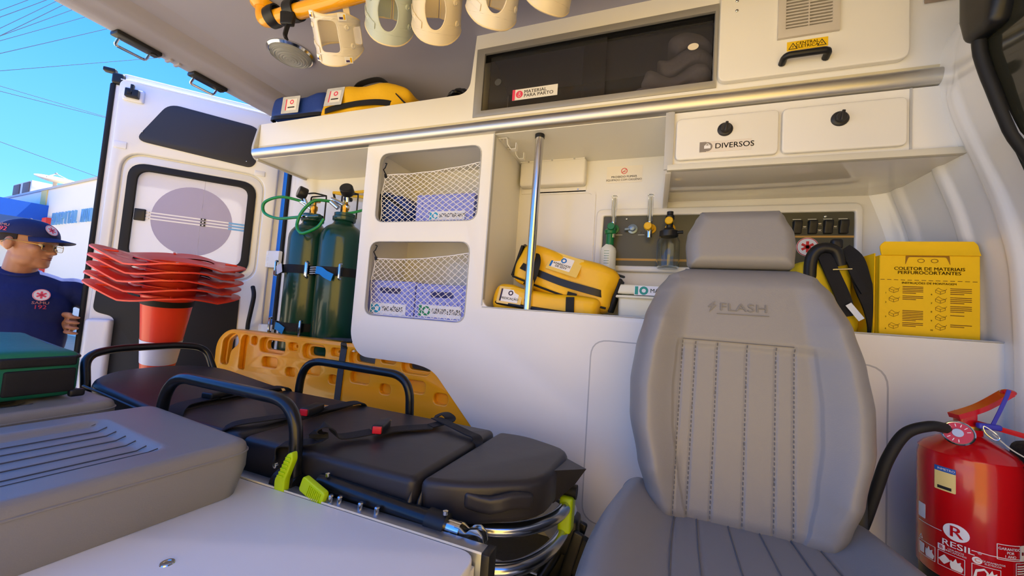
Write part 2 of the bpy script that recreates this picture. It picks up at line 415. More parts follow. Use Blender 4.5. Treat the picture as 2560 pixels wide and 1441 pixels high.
NA = net(-1.145, -.665, 1.295, 1.54, 1.51, 1.535, 1.345); NB_ = net(-1.158, -.688, .892, 1.17, 1.135, 1.165, 1.345)
for x, z, nn in ((-1.148, 1.53, NA), (-1.16, 1.16, NB_)):
    q = [(x, 1.35, z + .035), (x + .012, 1.345, z + .032), (x + .004, 1.345, z + .012), (x - .004, 1.345, z + .005), (x + .012, 1.345, z - .02)]
    B().tube(q, .0028, 6).obj('net_hook', BLACK, nn); B().cyl((x + .010, 1.345, z - .018), (x + .014, 1.344, z - .032), .006, n=8).obj('hook_knob', BLACK, nn)
for z in (1.19, 1.09): B().cyl((-.70, 1.62, z), (-.70, 1.617, z), .006, n=8).obj('screw_cap', GREYP, cab)

# ================================================================== overhead shelf along the wall
oh = thing('overhead_shelf', 'long white overhead shelf with an aluminium grab rail along its lower edge', 'shelf', (-.6, 1.48, 1.63))
of = [(-1.935, 1.645), (.83, 1.645), (.83, 2.06), (-.722, 2.06), (-.738, 1.815), (-1.935, 1.815)]
of = fil([(x, z, 0) for x, z in of], [0, 0, 0, 0, .055, 0], 8, True)
gh = [V((-.70, 1.724, 0)), V((.148, 1.724, 0)), V((.148, 1.984, 0)), V((-.70, 1.984, 0))]
B().plate([of, gh], .016, FY(0, 1.336, 0), .0015).obj('fascia', WHITE, oh)
B().box(-1.935, .80, 1.322, 1.65, 1.632, 1.646).obj('underside_board', mat('white board underside', 'e4e2da', .3, var=.015), oh)
B().box(-1.935, .70, 1.337, 1.65, 1.70, 1.712).obj('shelf_board', WHITE, oh)
B().box(-.722, -.708, 1.337, 1.65, 1.712, 2.05).obj('divider', WHITE, oh)
pr = [(.0, -.030), (-.016, -.026), (-.026, -.014), (-.028, 0), (-.024, .012), (-.012, .020), (0, .022)]
def rail(u, v):
    P = smooth([(a, c, 0) for a, c in pr], 4); p = P[min(int(u * (len(P) - 1) + .5), len(P) - 1)]
    return (-1.945 + 2.70 * v, 1.321 + p.x, 1.664 + p.y)
B().sheet(rail, 24, 6, -.002).obj('grab_rail', mat('satin aluminium', 'cfccc4', .42, 1.0, var=.02), oh)
B().box(-1.93, .72, 1.3165, 1.3215, 1.686, 1.697, .001).obj('trim_strip', mat('cream plastic strip', 'd9cfae', .5), oh)
ec = fil([(0, -.005, 0), (.33, -.005, 0), (.33, .20, 0), (.003, .19, 0), (-.022, .06, 0), (-.02, .02, 0)], [.02, 0, 0, .02, .03, .02], 5, True)
B().plate([[V((p.x, p.y, 0)) for p in ec]], .018, RX(-1.955, 1.318, 1.632), .004).obj('end_cap', EDGE, oh)
B().box(-1.94, -1.925, 1.318, 1.65, 1.622, 1.634, .002).obj('edge_band', EDGE, oh)
# smoked sliding-glass locker
gl = thing('sliding_glass_locker', 'overhead locker with two smoked sliding glass doors in a grey aluminium frame', 'locker', (-.28, 1.48, 1.72))
FRM = mat('grey anodised frame', 'a9a69f', .4, .5)
b = B(); b.plate([[V((-.712, 1.708, 0)), V((.158, 1.708, 0)), V((.158, 1.992, 0)), V((-.712, 1.992, 0))], [V((-.676, 1.732, 0)), V((.148, 1.732, 0)), V((.148, 1.968, 0)), V((-.676, 1.968, 0))]], .012, FY(0, 1.327, 0), .001); b.obj('frame', FRM, gl)
BLK2 = mat('dark locker lining', '1b1a1c', .8)
b = B(); b.box(-.70, .15, 1.645, 1.6495, 1.713, 1.99); b.obj('back_lining', mat('locker lining', '3a3838', .7), gl)
SM = mat('smoked glass', 'aeacb3', .03, trans=.95, ior=1.3, var=0)
p1_ = B().box(-.660, -.20, 1.343, 1.348, 1.728, 1.968).obj('glass_door', SM, gl)
p2_ = B().box(-.285, .147, 1.354, 1.359, 1.728, 1.968).obj('glass_door', SM, gl)
B().box(-.705, .15, 1.337, 1.37, 1.968, 1.985).obj('top_channel', BLACK, gl)
B().plate([circ(-.622, 1.858, .014, 20)], .002, FY(0, 1.3425, 0)).obj('finger_pull', mat('grey pull', '55565a', .4), p1_)
sk = B().box(-.556, -.374, 1.3415, 1.3425, 1.772, 1.815).obj('sticker', CARD, p1_)
PINK = mat('pink print', 'e84a6a', .5)
b = B().box(-.556, -.545, 1.3408, 1.3414, 1.772, 1.815); b.plate([circ(-.527, 1.794, .0145, 20)], .0005, FY(0, 1.3414, 0)); b.obj('pink_mark', PINK, sk)
b = B(); b.plate([circ(-.527, 1.789, .0055, 14), circ(-.527, 1.789, .0040, 14)], .0004, FY(0, 1.3407, 0)); b.plate([circ(-.526, 1.799, .0035, 12), circ(-.526, 1.799, .0022, 12)], .0004, FY(0, 1.3407, 0)); b.obj('mother_and_child_mark', CARD, sk)
B().text('MATERIAL\nPARA PARTO', .0185, FY(-.508, 1.3412, 1.7935), .012, 'LEFT', 1.08, line=.85).obj('lettering', NAVYINK, sk)
B().plate([circ(.088, 1.884, .017, 20, .012)], .001, FY(0, 1.3535, 0)).obj('round_sticker', mat('round cream sticker', 'e8dcc8', .5), p2_)
# electrical cabinet
el = thing('electrical_cabinet_door', 'large white hinged cabinet door with vent grille and black handle', 'cabinet', (.39, 1.31, 1.72))
do = rrect(.160, .628, 1.715, 2.045, .028, 6)
B().plate([do], .02, FY(0, 1.3185, 0), .004, 2).obj('door', mat('cream white door', 'ece8de', .4, var=.012), el)
vf = [V((.316, 1.822, 0)), V((.468, 1.822, 0)), V((.468, 2.01, 0)), V((.316, 2.01, 0))]
vi = [V((.336, 1.848, 0)), V((.450, 1.848, 0)), V((.450, 2.0, 0)), V((.336, 2.0, 0))]
GRM = mat('beige grille plastic', 'c9c0b2', .5)
gr = B().plate([vf, vi], .010, FY(0, 1.2985, 0), .0015).obj('vent_grille', GRM, el)
B().box(.336, .450, 1.2975, 1.2983, 1.848, 2.0).obj('mesh', mat('grille mesh', '7f7464', .9, bump=1, bscale=900), gr)
z = 1.852
while z < 1.998:
    B().box(.336, .450, 1.289, 1.2972, z, z + .0045, m=None).obj('slat', GRM, gr); z += .0098
B().box(.3915, .3945, 1.2885, 1.297, 1.848, 2.0).obj('mullion', GRM, gr)
YST = mat('yellow sticker', 'f0c311', .5)
sk = B().box(.342, .443, 1.2972, 1.2984, 1.783, 1.811).obj('sticker', YST, el)
for cx in (.357, .428):
    t3 = lambda r: [V((cx + r * math.cos(a), 1.7935 + r * math.sin(a), 0)) for a in (pi / 2, pi / 2 + 2 * pi / 3, pi / 2 + 4 * pi / 3)]
    B().plate([t3(.0135), t3(.010)], .0004, FY(0, 1.2971, 0)).plate([[V((cx + a, 1.7935 + c, 0)) for a, c in ((.001, .006), (-.002, .0), (0, 0), (-.001, -.004), (.002, .001), (.0005, .001))]], .0004, FY(0, 1.2971, 0)).obj('warning_triangle', NAVYINK, sk)
B().text('CENTRAL\nELÉTRICA', .0125, FY(.3925, 1.2970, 1.7975), .012, line=.82, sx=1.05).obj('lettering', NAVYINK, sk)
hp = [(.330, 1.297, 1.745), (.330, 1.268, 1.752), (.437, 1.268, 1.752), (.437, 1.297, 1.745)]
B().tube(fil(hp, .018, 5), .0095, 10).obj('handle', BLACK, el)
for z in (1.974, 1.942): B().ball((.206, 1.298, z), (.005, .003, .005), n=6).obj('screw', STEEL, el)
# two flap lockers under the shelf
dl = thing('flap_locker', 'white wall locker with two top-hinged flaps and black turn knobs', 'locker', (.34, 1.45, 1.45))
b = B(); b.box(.030, .752, 1.30, 1.65, 1.437, 1.452, .002); b.obj('bottom_board', mat('glossy white board', 'd9d5cc', .07, var=.01, coat=.5), dl)
b = B(); b.box(.022, .742, 1.293, 1.312, 1.436, 1.455, .002); b.obj('edge_band', mat('cream edge', 'd8d3c2', .45), dl)
sdp = [(0.0, .29), (0.0, .098), (.012, .088), (.345, .058), (.345, .29)]
B().plate([fil([(a, c, 0) for a, c in sdp], [0, .01, .01, 0, 0], 4, True)], .018, RX(.018, 1.302, 1.345), .002).obj('side_panel', WHITE, dl)
B().box(.012, .039, 1.297, 1.303, 1.440, 1.632, .001).obj('edge_band', EDGE, dl)
fm = FY(0, 1.3155, 0)
B().box(.036, .738, 1.309, 1.32, 1.455, 1.632).obj('carcass_face', WHITE, dl)
CRM = MATS['cream white door']
KN = mat('charcoal plastic', '2b2928', .45)
def knob(x, z, y, par):
    k_ = B().lathe([(.0215, 0), (.0215, .003), (.019, .006), (.0145, .007)], 24, FY(x, y, z)).obj('knob', KN, par)
    q = B().lathe([(.0135, .004), (.0135, .016), (.012, .018)], 20, FY(x, y, z)); q.box(-.004, .004, -.013, .017, .016, .022, .002, m=FY(x, y, z) @ rot('Z', -8)); q.obj('turn_grip', KN, k_)
for x0, x1, kx, kz in ((.046, .327, .185, 1.556), (.336, .622, .473, 1.557)):
    f_ = B().plate([rrect(x0, x1, 1.468, 1.604, .016, 5)], .014, FY(0, 1.308, 0), .004, 2).obj('flap', CRM, dl)
    knob(kx, kz, 1.294, f_)
    if x0 < .1:
        sk = B().box(.115, .256, 1.2925, 1.2938, 1.487, 1.521).obj('sticker', mat('pale sticker', 'e6dccf', .5), f_)
        GPR = mat('grey print', '8c837b', .5)
        b = B().box(.115, .134, 1.2915, 1.2924, 1.488, 1.520); b.plate([circ(.137, 1.504, .0145, 20)], .0005, FY(0, 1.2924, 0)); b.obj('grey_mark', GPR, sk)
        b = B().box(.128, .146, 1.2908, 1.2914, 1.498, 1.508); b.plate([circ(.137, 1.508, .006, 12), circ(.137, 1.508, .004, 12)], .0005, FY(0, 1.2914, 0)); b.obj('case_mark', CARD, sk)
        B().text('DIVERSOS', .0235, FY(.158, 1.292, 1.504), .01, 'LEFT', 1.02).obj('lettering', NAVYINK, sk)
B().box(.632, .637, 1.3055, 1.309, 1.455, 1.632).obj('groove_line', EDGE, dl)
# folded wall hooks under the shelf
for i, (y, lab) in enumerate(((1.36, 'white bent metal hook at the front top corner of the niche'), (1.455, 'white bent metal hook deeper inside the niche top corner'))):
    q = [(-.605, y, 1.628), (-.57, y, 1.628), (-.565, y, 1.60), (-.55, y, 1.58), (-.53, y, 1.58), (-.53, y, 1.605)]
    h_ = B().ribbon(q, .022, .002, None).obj('hanging_hook', WHITE, None, lab, 'hook')
    for xx in (-.595, -.58): B().cyl((xx, y - .003, 1.6265), (xx, y - .003, 1.6235), .004, n=8).obj('screw', STEEL, h_)
# ================================================================== wheeled stretcher, centre line Y = .9
sx = thing('stretcher', 'folded wheeled ambulance stretcher with black mattress and black side rails', 'stretcher', (-.9, .9, 0))
def sec(outline, ztop, th, name, tilt=None, r=.02):
    m = T(0, 0, ztop - th)
    if tilt: m = T(tilt[0], 0, ztop) @ rot('Y', tilt[1]) @ T(-tilt[0], 0, -th)
    return B().plate([fil([(x, y, 0) for x, y in outline], [max(.012, q) for q in r] if isinstance(r, list) else r, 4, True)], th, m, .016, 3)
headp = [(-1.32, .695), (-1.32, 1.105), (-1.70, 1.105), (-1.80, 1.0), (-1.80, .80), (-1.70, .695)]
mt = sec(headp, .588, .115, 'm', (-1.32, 6.0), [.02, .02, .10, .08, .08, .10]).obj('mattress_head', MATV, sx)
b = B(); b.tube([(-1.70 - .0 , .690, .612), (-1.60, .692, .603), (-1.45, .692, .588), (-1.33, .692, .578)], .004, 6); b.obj('piping', MATV, mt)
sec([(-1.312, .695), (-.975, .695), (-.975, 1.105), (-1.312, 1.105)], .585, .115, 'm', None, .02).obj('mattress_back', MATV, sx)
sec([(-.965, .695), (-.452, .705), (-.432, 1.10), (-.965, 1.105)], .583, .105, 'm', None, .02).obj('mattress_middle', MATV, sx)
footp = [(-.445, .712), (-.350, .735), (-.205, .835), (-.190, 1.06), (-.335, 1.112), (-.42, 1.10)]
mf = sec(footp, .582, .088, 'm', None, [.02, .05, .06, .05, .05, .02]).obj('mattress_foot', MATV, sx)
# loose corner of the cover and folds
fv = [(-.205, .915, .576), (-.300, 1.095, .574), (-.138, .992, .566), (-.200, .93, .497), (-.255, 1.09, .497), (-.165, 1.00, .52)]
B()._add([V(p) for p in fv] + [V(p) + V((-.004, -.002, -.003)) for p in fv], [(0, 2, 1), (0, 3, 5, 2), (2, 5, 4, 1), (3, 4, 5), (6, 7, 8), (6, 8, 11, 9), (8, 7, 10, 11), (9, 11, 10)]).obj('cover_flap', MATV, mf, sharp=20)
b = B().soft((.15, .02, .035), .009, 6, lambda v: V((v.x, v.y - .008 * math.cos(v.x * 40), v.z + .004 * math.sin(v.x * 60))), T(-.285, .777, .545) @ rot('Z', 32)); b.obj('cover_fold', MATV, mf)
for a, c in (((-.452, .70, .56), (-.455, .69, .49)), ((-.435, .712, .56), (-.44, .70, .48)), ((-.97, .69, .55), (-1.02, .675, .49))):
    B().sheet(lambda u, v, a=a, c=c: V(a).lerp(V(c), v) + V((.02 * (u - .5) * v, -.012 * math.sin(pi * u) * v, 0)), 6, 5, .003).obj('cover_fold', MATV, sx)
# frame
FRB = mat('black powder-coated tube', '16171b', .3, .2, coat=.2)
CHR = mat('polished aluminium tube', 'c9cbd0', .2, 1.0)
for y in (.735, 1.065): B().tube([(-1.62, y, .45), (-.40, y, .455)], .016, 12).obj('side_tube', FRB, sx)
for x in (-1.6, -1.3, -.97, -.6): B().tube([(x, .735, .448), (x, 1.065, .448)], .012, 8).obj('cross_tube', FRB, sx)
b = B().box(-1.66, -.42, .74, 1.06, .455, .466); b.obj('deck_sheet', GREYP, sx)
B().tube(fil([(-.62, .815, .46), (-.30, .815, .455), (-.19, .93, .455), (-.185, 1.09, .455), (-.30, 1.10, .455), (-.5, 1.10, .455)], [0, .10, .08, .05, .05, 0], 8), .0155, 14).obj('foot_loop', CHR, sx)
B().tube(fil([(-.55, .79, .385), (-.27, .80, .385), (-.195, .93, .385), (-.185, 1.12, .40), (-.24, 1.16, .41), (-.5, 1.16, .41)], [0, .10, .10, .05, .05, 0], 8), .0165, 14).obj('carry_loop', CHR, sx)
LIME = mat('lime plastic', 'b4d400', .4)
cl_ = B().soft((.035, .05, .085), .008, 4, None, T(-.186, 1.02, .435) @ rot('X', -10)).obj('lock_tab', LIME, sx)
B().cyl((-.205, 1.035, .485), (-.165, 1.035, .485), .018, n=12).obj('clamp', RUBBER, cl_)
for y in (.80, 1.0): 
    B().tube([(-1.5, y, .30), (-.25, y, .26)], .014, 10).obj('under_tube', CHR if y > .9 else FRB, sx)
B().tube([(-.18, 1.12, .36), (-.33, .90, .12)], .016, 10).obj('leg', FRB, sx); B().tube([(-.18, .80, .30), (-.45, .80, .12)], .016, 10).obj('leg', FRB, sx)
B().tube([(-1.55, 1.05, .36), (-1.4, 1.05, .12)], .016, 10).obj('leg', FRB, sx); B().tube([(-1.55, .80, .36), (-1.4, .80, .12)], .016, 10).obj('leg', FRB, sx)
def wheel(x, y, z):
    m = T(x, y, z) @ rot('X', 90)
    w_ = B().lathe([(.045, -.018), (.085, -.018), (.098, -.012), (.102, 0), (.098, .012), (.085, .018), (.045, .018)], 28, m).obj('wheel', RUBBER, sx)
    B().lathe([(.044, -.014), (.044, .014)], 20, m).obj('hub', BLACK, w_); B().lathe([(.008, -.03), (.008, .03)], 10, m).obj('axle_bolt', STEEL, w_)
    b = B(); b.soft((.05, .06, .10), .012, 3, None, T(x - .02, y, z + .10)); b.soft((.03, .014, .15), .006, 3, None, T(x - .01, y - .028, z + .05) @ rot('Y', 15)); b.soft((.03, .014, .15), .006, 3, None, T(x - .01, y + .028, z + .05) @ rot('Y', 15)); b.obj('fork', BLACK, w_)
wheel(-.165, 1.08, .255); wheel(-.30, .78, .115); wheel(-1.38, 1.05, .115); wheel(-1.38, .80, .115)
b = B().tube(smooth([(-.33, .86, .33), (-.25, .93, .30), (-.18, 1.02, .22), (-.15, 1.05, .14)], 6), .012, 8); b.obj('brake_cable', RUBBER, sx)
# head hoop
B().tube(fil([(-1.70, .70, .56), (-1.775, .715, .70), (-1.79, .80, .715), (-1.79, 1.0, .715), (-1.775, 1.085, .70), (-1.70, 1.10, .56)], [0, .05, .05, .05, .05, 0], 6), .0135, 12).obj('head_hoop', FRB, sx)
# side rails
for y, nm in ((.680, 0), (1.122, 1)):
    r_ = B().tube(fil([(-1.272, y, .50), (-1.262, y, .705), (-.768, y, .700), (-.755, y, .53)], [0, .10, .11, 0], 9), .0145, 14).obj('side_rail', FRB, sx)
    B().lathe([(.026, -.035), (.032, -.028), (.032, .012), (.024, .02), (.024, .03)], 20, T(-.768, y, .515) @ rot('Y', 90)).obj('pivot_housing', BLACK, r_)
    if nm == 0:
        B().soft((.05, .04, .05), .01, 3, None, T(-.765, y - .012, .512)).obj('latch_block', BLACK, r_)
        lv = [(-.012, -.035), (.016, -.035), (.017, .0), (.034, .045), (.030, .062), (.016, .055), (-.004, .01), (-.014, -.005)]
        l_ = B().plate([fil([(a, c, 0) for a, c in lv], .006, 3, True)], .016, frame((-.755, .655, .545), (1, 0, 0), (0, .0, 1)), .003, 2).obj('release_lever', LIME, r_)
        for k in range(6): B().box(-.004 + k * .004, .013 + k * .0035, .004 + k * .0085, .0075 + k * .0085, .0155, .019, .0008, m=frame((-.755, .655, .545), (1, 0, 0), (0, 0, 1))).obj('grip_rib', LIME, l_)
        for x, z in ((-.775, .515), (-.752, .517), (-.765, .535), (-.778, .565)): B().lathe([(.0055, 0), (.0055, .006), (.0035, .007)], 10, FY(x, y - .030, z)).obj('bolt', STEEL, r_)
    B().cyl((-1.272, y, .52), (-1.272, y + (.05 if nm == 0 else -.05), .46), .014).obj('rail_foot', BLACK, r_)
# near folding arm with steel catch hook
ar = B().tube([(-.685, .683, .522), (-.375, .683, .508)], .0175, 14).obj('folding_arm', FRB, sx)
B().cyl((-.40, .683, .5092), (-.358, .683, .5072), .0225, n=18).obj('end_collar', BLACK, ar)
q = B().plate([rrect(-.032, .04, -.022, .012, .008)], .014, frame((-.665, .651, .527), (.95, -.05, -.30), (.3, 0, .95)), .003, 2).obj('release_lever', LIME, ar)
for k in range(8): B().box(-.006 + k * .005, -.004 + k * .005, -.018, .006, .0145, .0165, .0005, m=frame((-.665, .651, .527), (.95, -.05, -.3), (.3, 0, .95))).obj('grip_rib', LIME, q)
B().cyl((-.695, .655, .525), (-.683, .645, .522), .007, n=10).obj('bolt', STEEL, q)
B().lathe([(.014, -.012), (.016, 0), (.012, .012)], 14, T(-.675, .675, .502)).obj('pivot_block', BLACK, ar)
for x in (-.66, -.36): B().lathe([(.0055, 0), (.0055, .007), (.003, .008)], 10, T(x, .676, .5405 if x < -.5 else .532)).obj('bolt', STEEL, ar)
hk = B().cyl((-.358, .683, .507), (-.328, .683, .5055), .0145, n=16).obj('catch_block', STEEL, ar)
for dy in (-.009, .010):
    pts = [(0, .012), (.012, .012), (.024, .004), (.034, .014), (.048, .017), (.060, .008), (.064, -.008), (.058, -.026), (.048, -.034), (.050, -.024), (.055, -.010), (.051, .003), (.044, .007), (.034, .002), (.024, -.010), (.012, -.008), (0, -.008)]
    B().plate([fil([(a, c, 0) for a, c in pts], .003, 3, True)], .004, FY(-.338, .683 + dy, .505) @ T(0, 0, -.002), .0005).obj('catch_hook', STEEL, hk)
B().cyl((-.347, .676, .499), (-.347, .664, .498), .006, n=10).obj('bolt', STEEL, hk)
ar.location = (0, .006, .013)
# straps and buckles across the mattress
def strap(pts, w=.045, nm='strap'): return B().ribbon(smooth(pts, 6), w, .003, (0, 0, 1)).obj(nm, WEB, sx)
s1 = strap([(-1.30, 1.115, .54), (-1.305, 1.09, .596), (-1.32, .95, .598), (-1.325, .86, .597)])
s2 = strap([(-1.325, .85, .600), (-1.31, .76, .600), (-1.27, .715, .597), (-1.245, .695, .585), (-1.235, .685, .54)])
B().soft((.045, .085, .020), .006, 3, None, T(-1.325, .865, .610) @ rot('Z', 8)).obj('buckle', BLACK, s2)
s3 = strap([(-.93, 1.112, .55), (-.94, 1.09, .592), (-.96, 1.0, .594), (-.972, .92, .594)])
s4 = strap([(-.98, .86, .596), (-1.0, .78, .600), (-1.04, .72, .592), (-1.06, .692, .56), (-1.03, .685, .52)])
s5 = strap([(-.60, 1.0, .590), (-.66, .93, .592), (-.69, .87, .594)])
s6 = strap([(-.692, .858, .598), (-.735, .785, .598), (-.745, .765, .625), (-.755, .75, .632), (-.762, .745, .615), (-.76, .74, .597), (-.79, .715, .592), (-.83, .70, .585), (-.84, .692, .55)])
s7 = strap([(-.62, 1.06, .598), (-.59, 1.04, .602), (-.48, 1.0, .594), (-.44, .985, .590), (-.435, .975, .56)], .03)
s7b = strap([(-.63, 1.07, .596), (-.60, 1.08, .61), (-.57, 1.06, .600), (-.60, 1.0, .592)], .035)
REDB = mat('red release button', 'd3202e', .35)
for x, y, a, par in ((-.955, .90, 12, s3), (-.685, .885, 22, s5)):
    bk = B().soft((.032, .075, .026), .006, 3, None, T(x, y, .607) @ rot('Z', a)).obj('buckle', BLACK, par)
    B().soft((.024, .006, .019), .002, 2, None, T(x, y, .608) @ rot('Z', a) @ T(0, -.039, 0)).obj('release_button', REDB, bk)
    B().soft((.02, .03, .003), .001, 2, None, T(x, y, .604) @ rot('Z', a) @ T(0, .05, 0)).obj('tongue', STEEL, bk)

# ================================================================== bench with white counter top
bn = thing('bench_unit', 'white topped bench unit with a grey aluminium edge profile', 'bench', (-1.1, .3, 0))
B().plate([fil([(-2.0, -.06, 0), (-.268, -.06, 0), (-.268, .640, 0), (-2.0, .640, 0)], [0, .02, .035, 0], 6, True)], .02, T(0, 0, .50), .003, 2).obj('counter_top', WHITE, bn)
B().box(-2.0, -.272, -.05, .637, .0, .499).obj('base_box', WHITE, bn)
pf = B().box(-2.0, -.262, .642, .672, .455, .520, .002).obj('edge_profile', mat('grey aluminium profile', '9599a0', .35, .8), bn)
B().box(-.262, -.246, .640, .674, .40, .521, .002).obj('end_cap', BLACK, pf)
B().box(-2.0, -.262, .6415, .6425, .5185, .5225).obj('cream_joint', mat('cream sealant', 'd9d6c8', .5), bn)
for x, y in ((-.62, .655), (-.60, .66), (-.545, .660), (-.505, .662)): B().lathe([(.006, 0), (.006, .012), (.004, .014)], 10, T(x, y, .520)).obj('bolt', STEEL, pf)
B().lathe([(.010, 0), (.009, .0018), (.006, .002), (.005, .001)], 20, T(-.690, .402, .5198)).obj('screw_cover', STEEL, bn)
# padded bench seats
def cushion(name, label, M_, L, D, hgt):
    t = thing(name, label, 'cushion', m=M_, group='padded bench seats')
    nx, ny = 60, 60
    def top(x, y):   # x -L/2..L/2, y -D/2..D/2 (front = +D/2)
        z = hgt
        ex = max(0, min(1, (.155 - abs(x)) / .02)); ey = max(0, min(1, (D / 2 - .125 - y) / .02)) * max(0, min(1, (y + D / 2 - .06) / .02))
        rec = ex * ey; rec = rec * rec * (3 - 2 * rec)
        z -= .012 * rec
        if rec > .5:
            for k in range(-3, 4):
                d = abs(x - k * .047); z -= .004 * max(0, 1 - d / .0045)
        return z
    def fn(u, v):
        x = (u - .5) * 2; y = (v - .5) * 2
        # concentric mapping with rounded corners
        px_, py_ = x * L / 2, y * D / 2; rc = .04
        qx, qy = max(abs(px_) - (L / 2 - rc), 0), max(abs(py_) - (D / 2 - rc), 0); d = math.hypot(qx, qy)
        ed = min(L / 2 - abs(px_), D / 2 - abs(py_)); 
        if qx > 0 and qy > 0:
            m_ = max(qx, qy); s_ = m_ / d; 
            px_ = math.copysign(L / 2 - rc + qx * s_, px_); py_ = math.copysign(D / 2 - rc + qy * s_, py_); ed = rc - m_
        rr = .022; z = top(px_, py_)
        if ed < rr: z -= rr - math.sqrt(max(0, rr * rr - (rr - ed) ** 2))
        return V((px_, py_, z))
    b = B(); 
    us = sorted(set([i / nx for i in range(nx + 1)] + [k / 400 for k in range(0, 20, 3)] + [1 - k / 400 for k in range(0, 20, 3)]))
    N = len(us); vs = [fn(u, v) for v in us for u in us]; fs = [(j * N + i, j * N + i + 1, (j + 1) * N + i + 1, (j + 1) * N + i) for j in range(N - 1) for i in range(N - 1)]
    rim = [i for i in range(N)] + [j * N + N - 1 for j in range(1, N)] + [(N - 1) * N + i for i in range(N - 2, -1, -1)] + [j * N for j in range(N - 2, 0, -1)]
    K = len(vs); R_ = len(rim)
    for f_, z in ((1.0, hgt * .55), (.955, .006), (.95, 0)):
        for i in rim: p = vs[i]; vs.append(V((p.x * f_, p.y * f_, z if z < hgt * .5 else p.z * .62)))
    rings = [rim] + [[K + q * R_ + i for i in range(R_)] for q in range(3)]
    for a, c in zip(rings, rings[1:]):
        for i in range(R_): fs.append((a[i], c[i], c[(i + 1) % R_], a[(i + 1) % R_]))
    fs.append(tuple(rings[-1][::-1])); b._add(vs, fs)
    body = b.obj('cushion_body', VINYL, t, local=True, sharp=60)
    pip = [vs[i] * 1.0 for i in rim]; B().tube([V((p.x * 1.001, p.y * 1.001, p.z - .001)) for p in pip], .0022, 6, True).obj('piping', VINYL, body, local=True)
    SD = mat('grey stitching', '4a4b52', .8)
    for k in range(-3, 4):
        x = k * .047; b = B(); pts = [(x, -D / 2 + .075 + (D - .21) * j / 20, 0) for j in range(21)]
        b.tube([(p[0], p[1], top(p[0] + .006, p[1]) + .0003) for p in pts], .0012, 5); b.obj('stitch_line', SD, body, local=True)
    return t
cushion('bench_cushion', 'grey vinyl bench seat beside the stretcher with nothing lying on it', T(-1.048, .382, .5205) @ rot('Z', -6), .46, .50, .112)
cushion('bench_cushion', 'grey vinyl bench seat under the green kit bag', T(-1.60, .395, .5205) @ rot('Z', -3), .46, .50, .112)
# green kit bag
GRN = mat('green nylon', '0d6b55', .6, var=.08, bump=.4, bscale=60, dist=.003)
gb = thing('kit_bag', 'green zipped kit bag with black webbing lying on the bench seat', 'bag', (-1.68, .40, .64))
bm_ = T(-1.70, .385, .698) @ rot('Z', -6)
B().soft((.46, .44, .118), .022, 8, lambda v: V((v.x, v.y, v.z + .012 * max(0, -v.x) / .23 + .006 * math.sin(v.y * 14) * (v.z > 0))), bm_).obj('bag_body', GRN, gb)
B().tube(fil([(-.229, -.219, .056), (.229, -.219, .044), (.229, .219, .044), (-.229, .219, .056)], .03, 4, True), .005, 8, True, bm_).obj('zip_piping', BLACK, gb)
b = B(); b.soft((.012, .12, .062), .005, 4, None, bm_ @ T(.231, .150, -.014)); b.obj('webbing_panel', WEB, gb)
b = B(); b.soft((.012, .13, .024), .005, 4, None, bm_ @ T(.231, .145, .036)); b.obj('webbing_panel', WEB, gb)
B().soft((.02, .03, .02), .006, 3, None, bm_ @ T(.235, .215, -.050)).obj('buckle', BLACK, gb)

# ================================================================== swivel attendant seat facing the door
ch = thing('attendant_seat', 'grey vinyl attendant seat with headrest, facing away from the lower cabinet', 'seat', (.195, .95, 0))
cx = .195
def prof(tbl, z):
    if z <= tbl[0][0]: return tbl[0][1]
    for (a, x), (c, x2) in zip(tbl, tbl[1:]):
        if z <= c:
            f = (z - a) / (c - a); f = f * f * (3 - 2 * f) * .5 + f * .5; return x + (x2 - x) * f
    return tbl[-1][1]
def shell(name, halfw, z0, z1, ycen, yth, parent, bol=0.0, nx=56, nz=64, material=VINYL, groove=None, rr=.045):
    'closed padded form: half width by height, front face towards -Y'
    def pos(a, v):
        # a: 0..1 around the section, v: 0..1 height
        z = z0 + (z1 - z0) * v
        return z
    vs = []; fs = []; ring = []
    for i in range(nx + 1):   # front, left to right
        ring.append((-1 + 2 * i / nx, 1))
    for i in range(1, nx): ring.append((1 - 2 * i / nx, -1))
    N = len(ring)
    for j in range(nz + 1):
        v = j / nz; vv = .5 - .5 * math.cos(pi * v) if True else v
        vv = .55 * v + .45 * vv; z = z0 + (z1 - z0) * vv; hw = halfw(z); dz = min(z - z0, z1 - z); 
        cap = math.sqrt(max(0, 1 - (1 - min(1, dz / rr)) ** 2))
        for s_, side in ring:
            ss = math.sin(s_ * pi / 2) * .6 + s_ * .4; x = ss * hw
            de = hw * (1 - abs(ss)); c2 = math.sqrt(max(0, 1 - (1 - min(1, de / rr)) ** 2)); th = yth * min(cap, c2)
            y = ycen(z)
            if side > 0:
                f = -th
                if bol: f -= bol(ss, z) * min(cap, c2)
                if groove: f += groove(x, z)
            else: f = th * .8
            vs.append(V((cx + x, y + f, z)))
    for j in range(nz):
        for i in range(N): fs.append((j * N + i, j * N + (i + 1) % N, (j + 1) * N + (i + 1) % N, (j + 1) * N + i))
    fs += [tuple(range(N))[::-1], tuple(range(nz * N, nz * N + N))]
    return B()._add(vs, fs).obj(name, material, parent, sharp=70)
bw = [(.50, .165), (.56, .195), (.62, .215), (.72, .238), (.80, .241), (.88, .232), (.96, .214), (1.03, .188), (1.07, .160), (1.088, .12)]
yb = lambda z: .995 + (z - .58) * .17
STX = [-.124, -.096, -.050, .010, .066, .100]
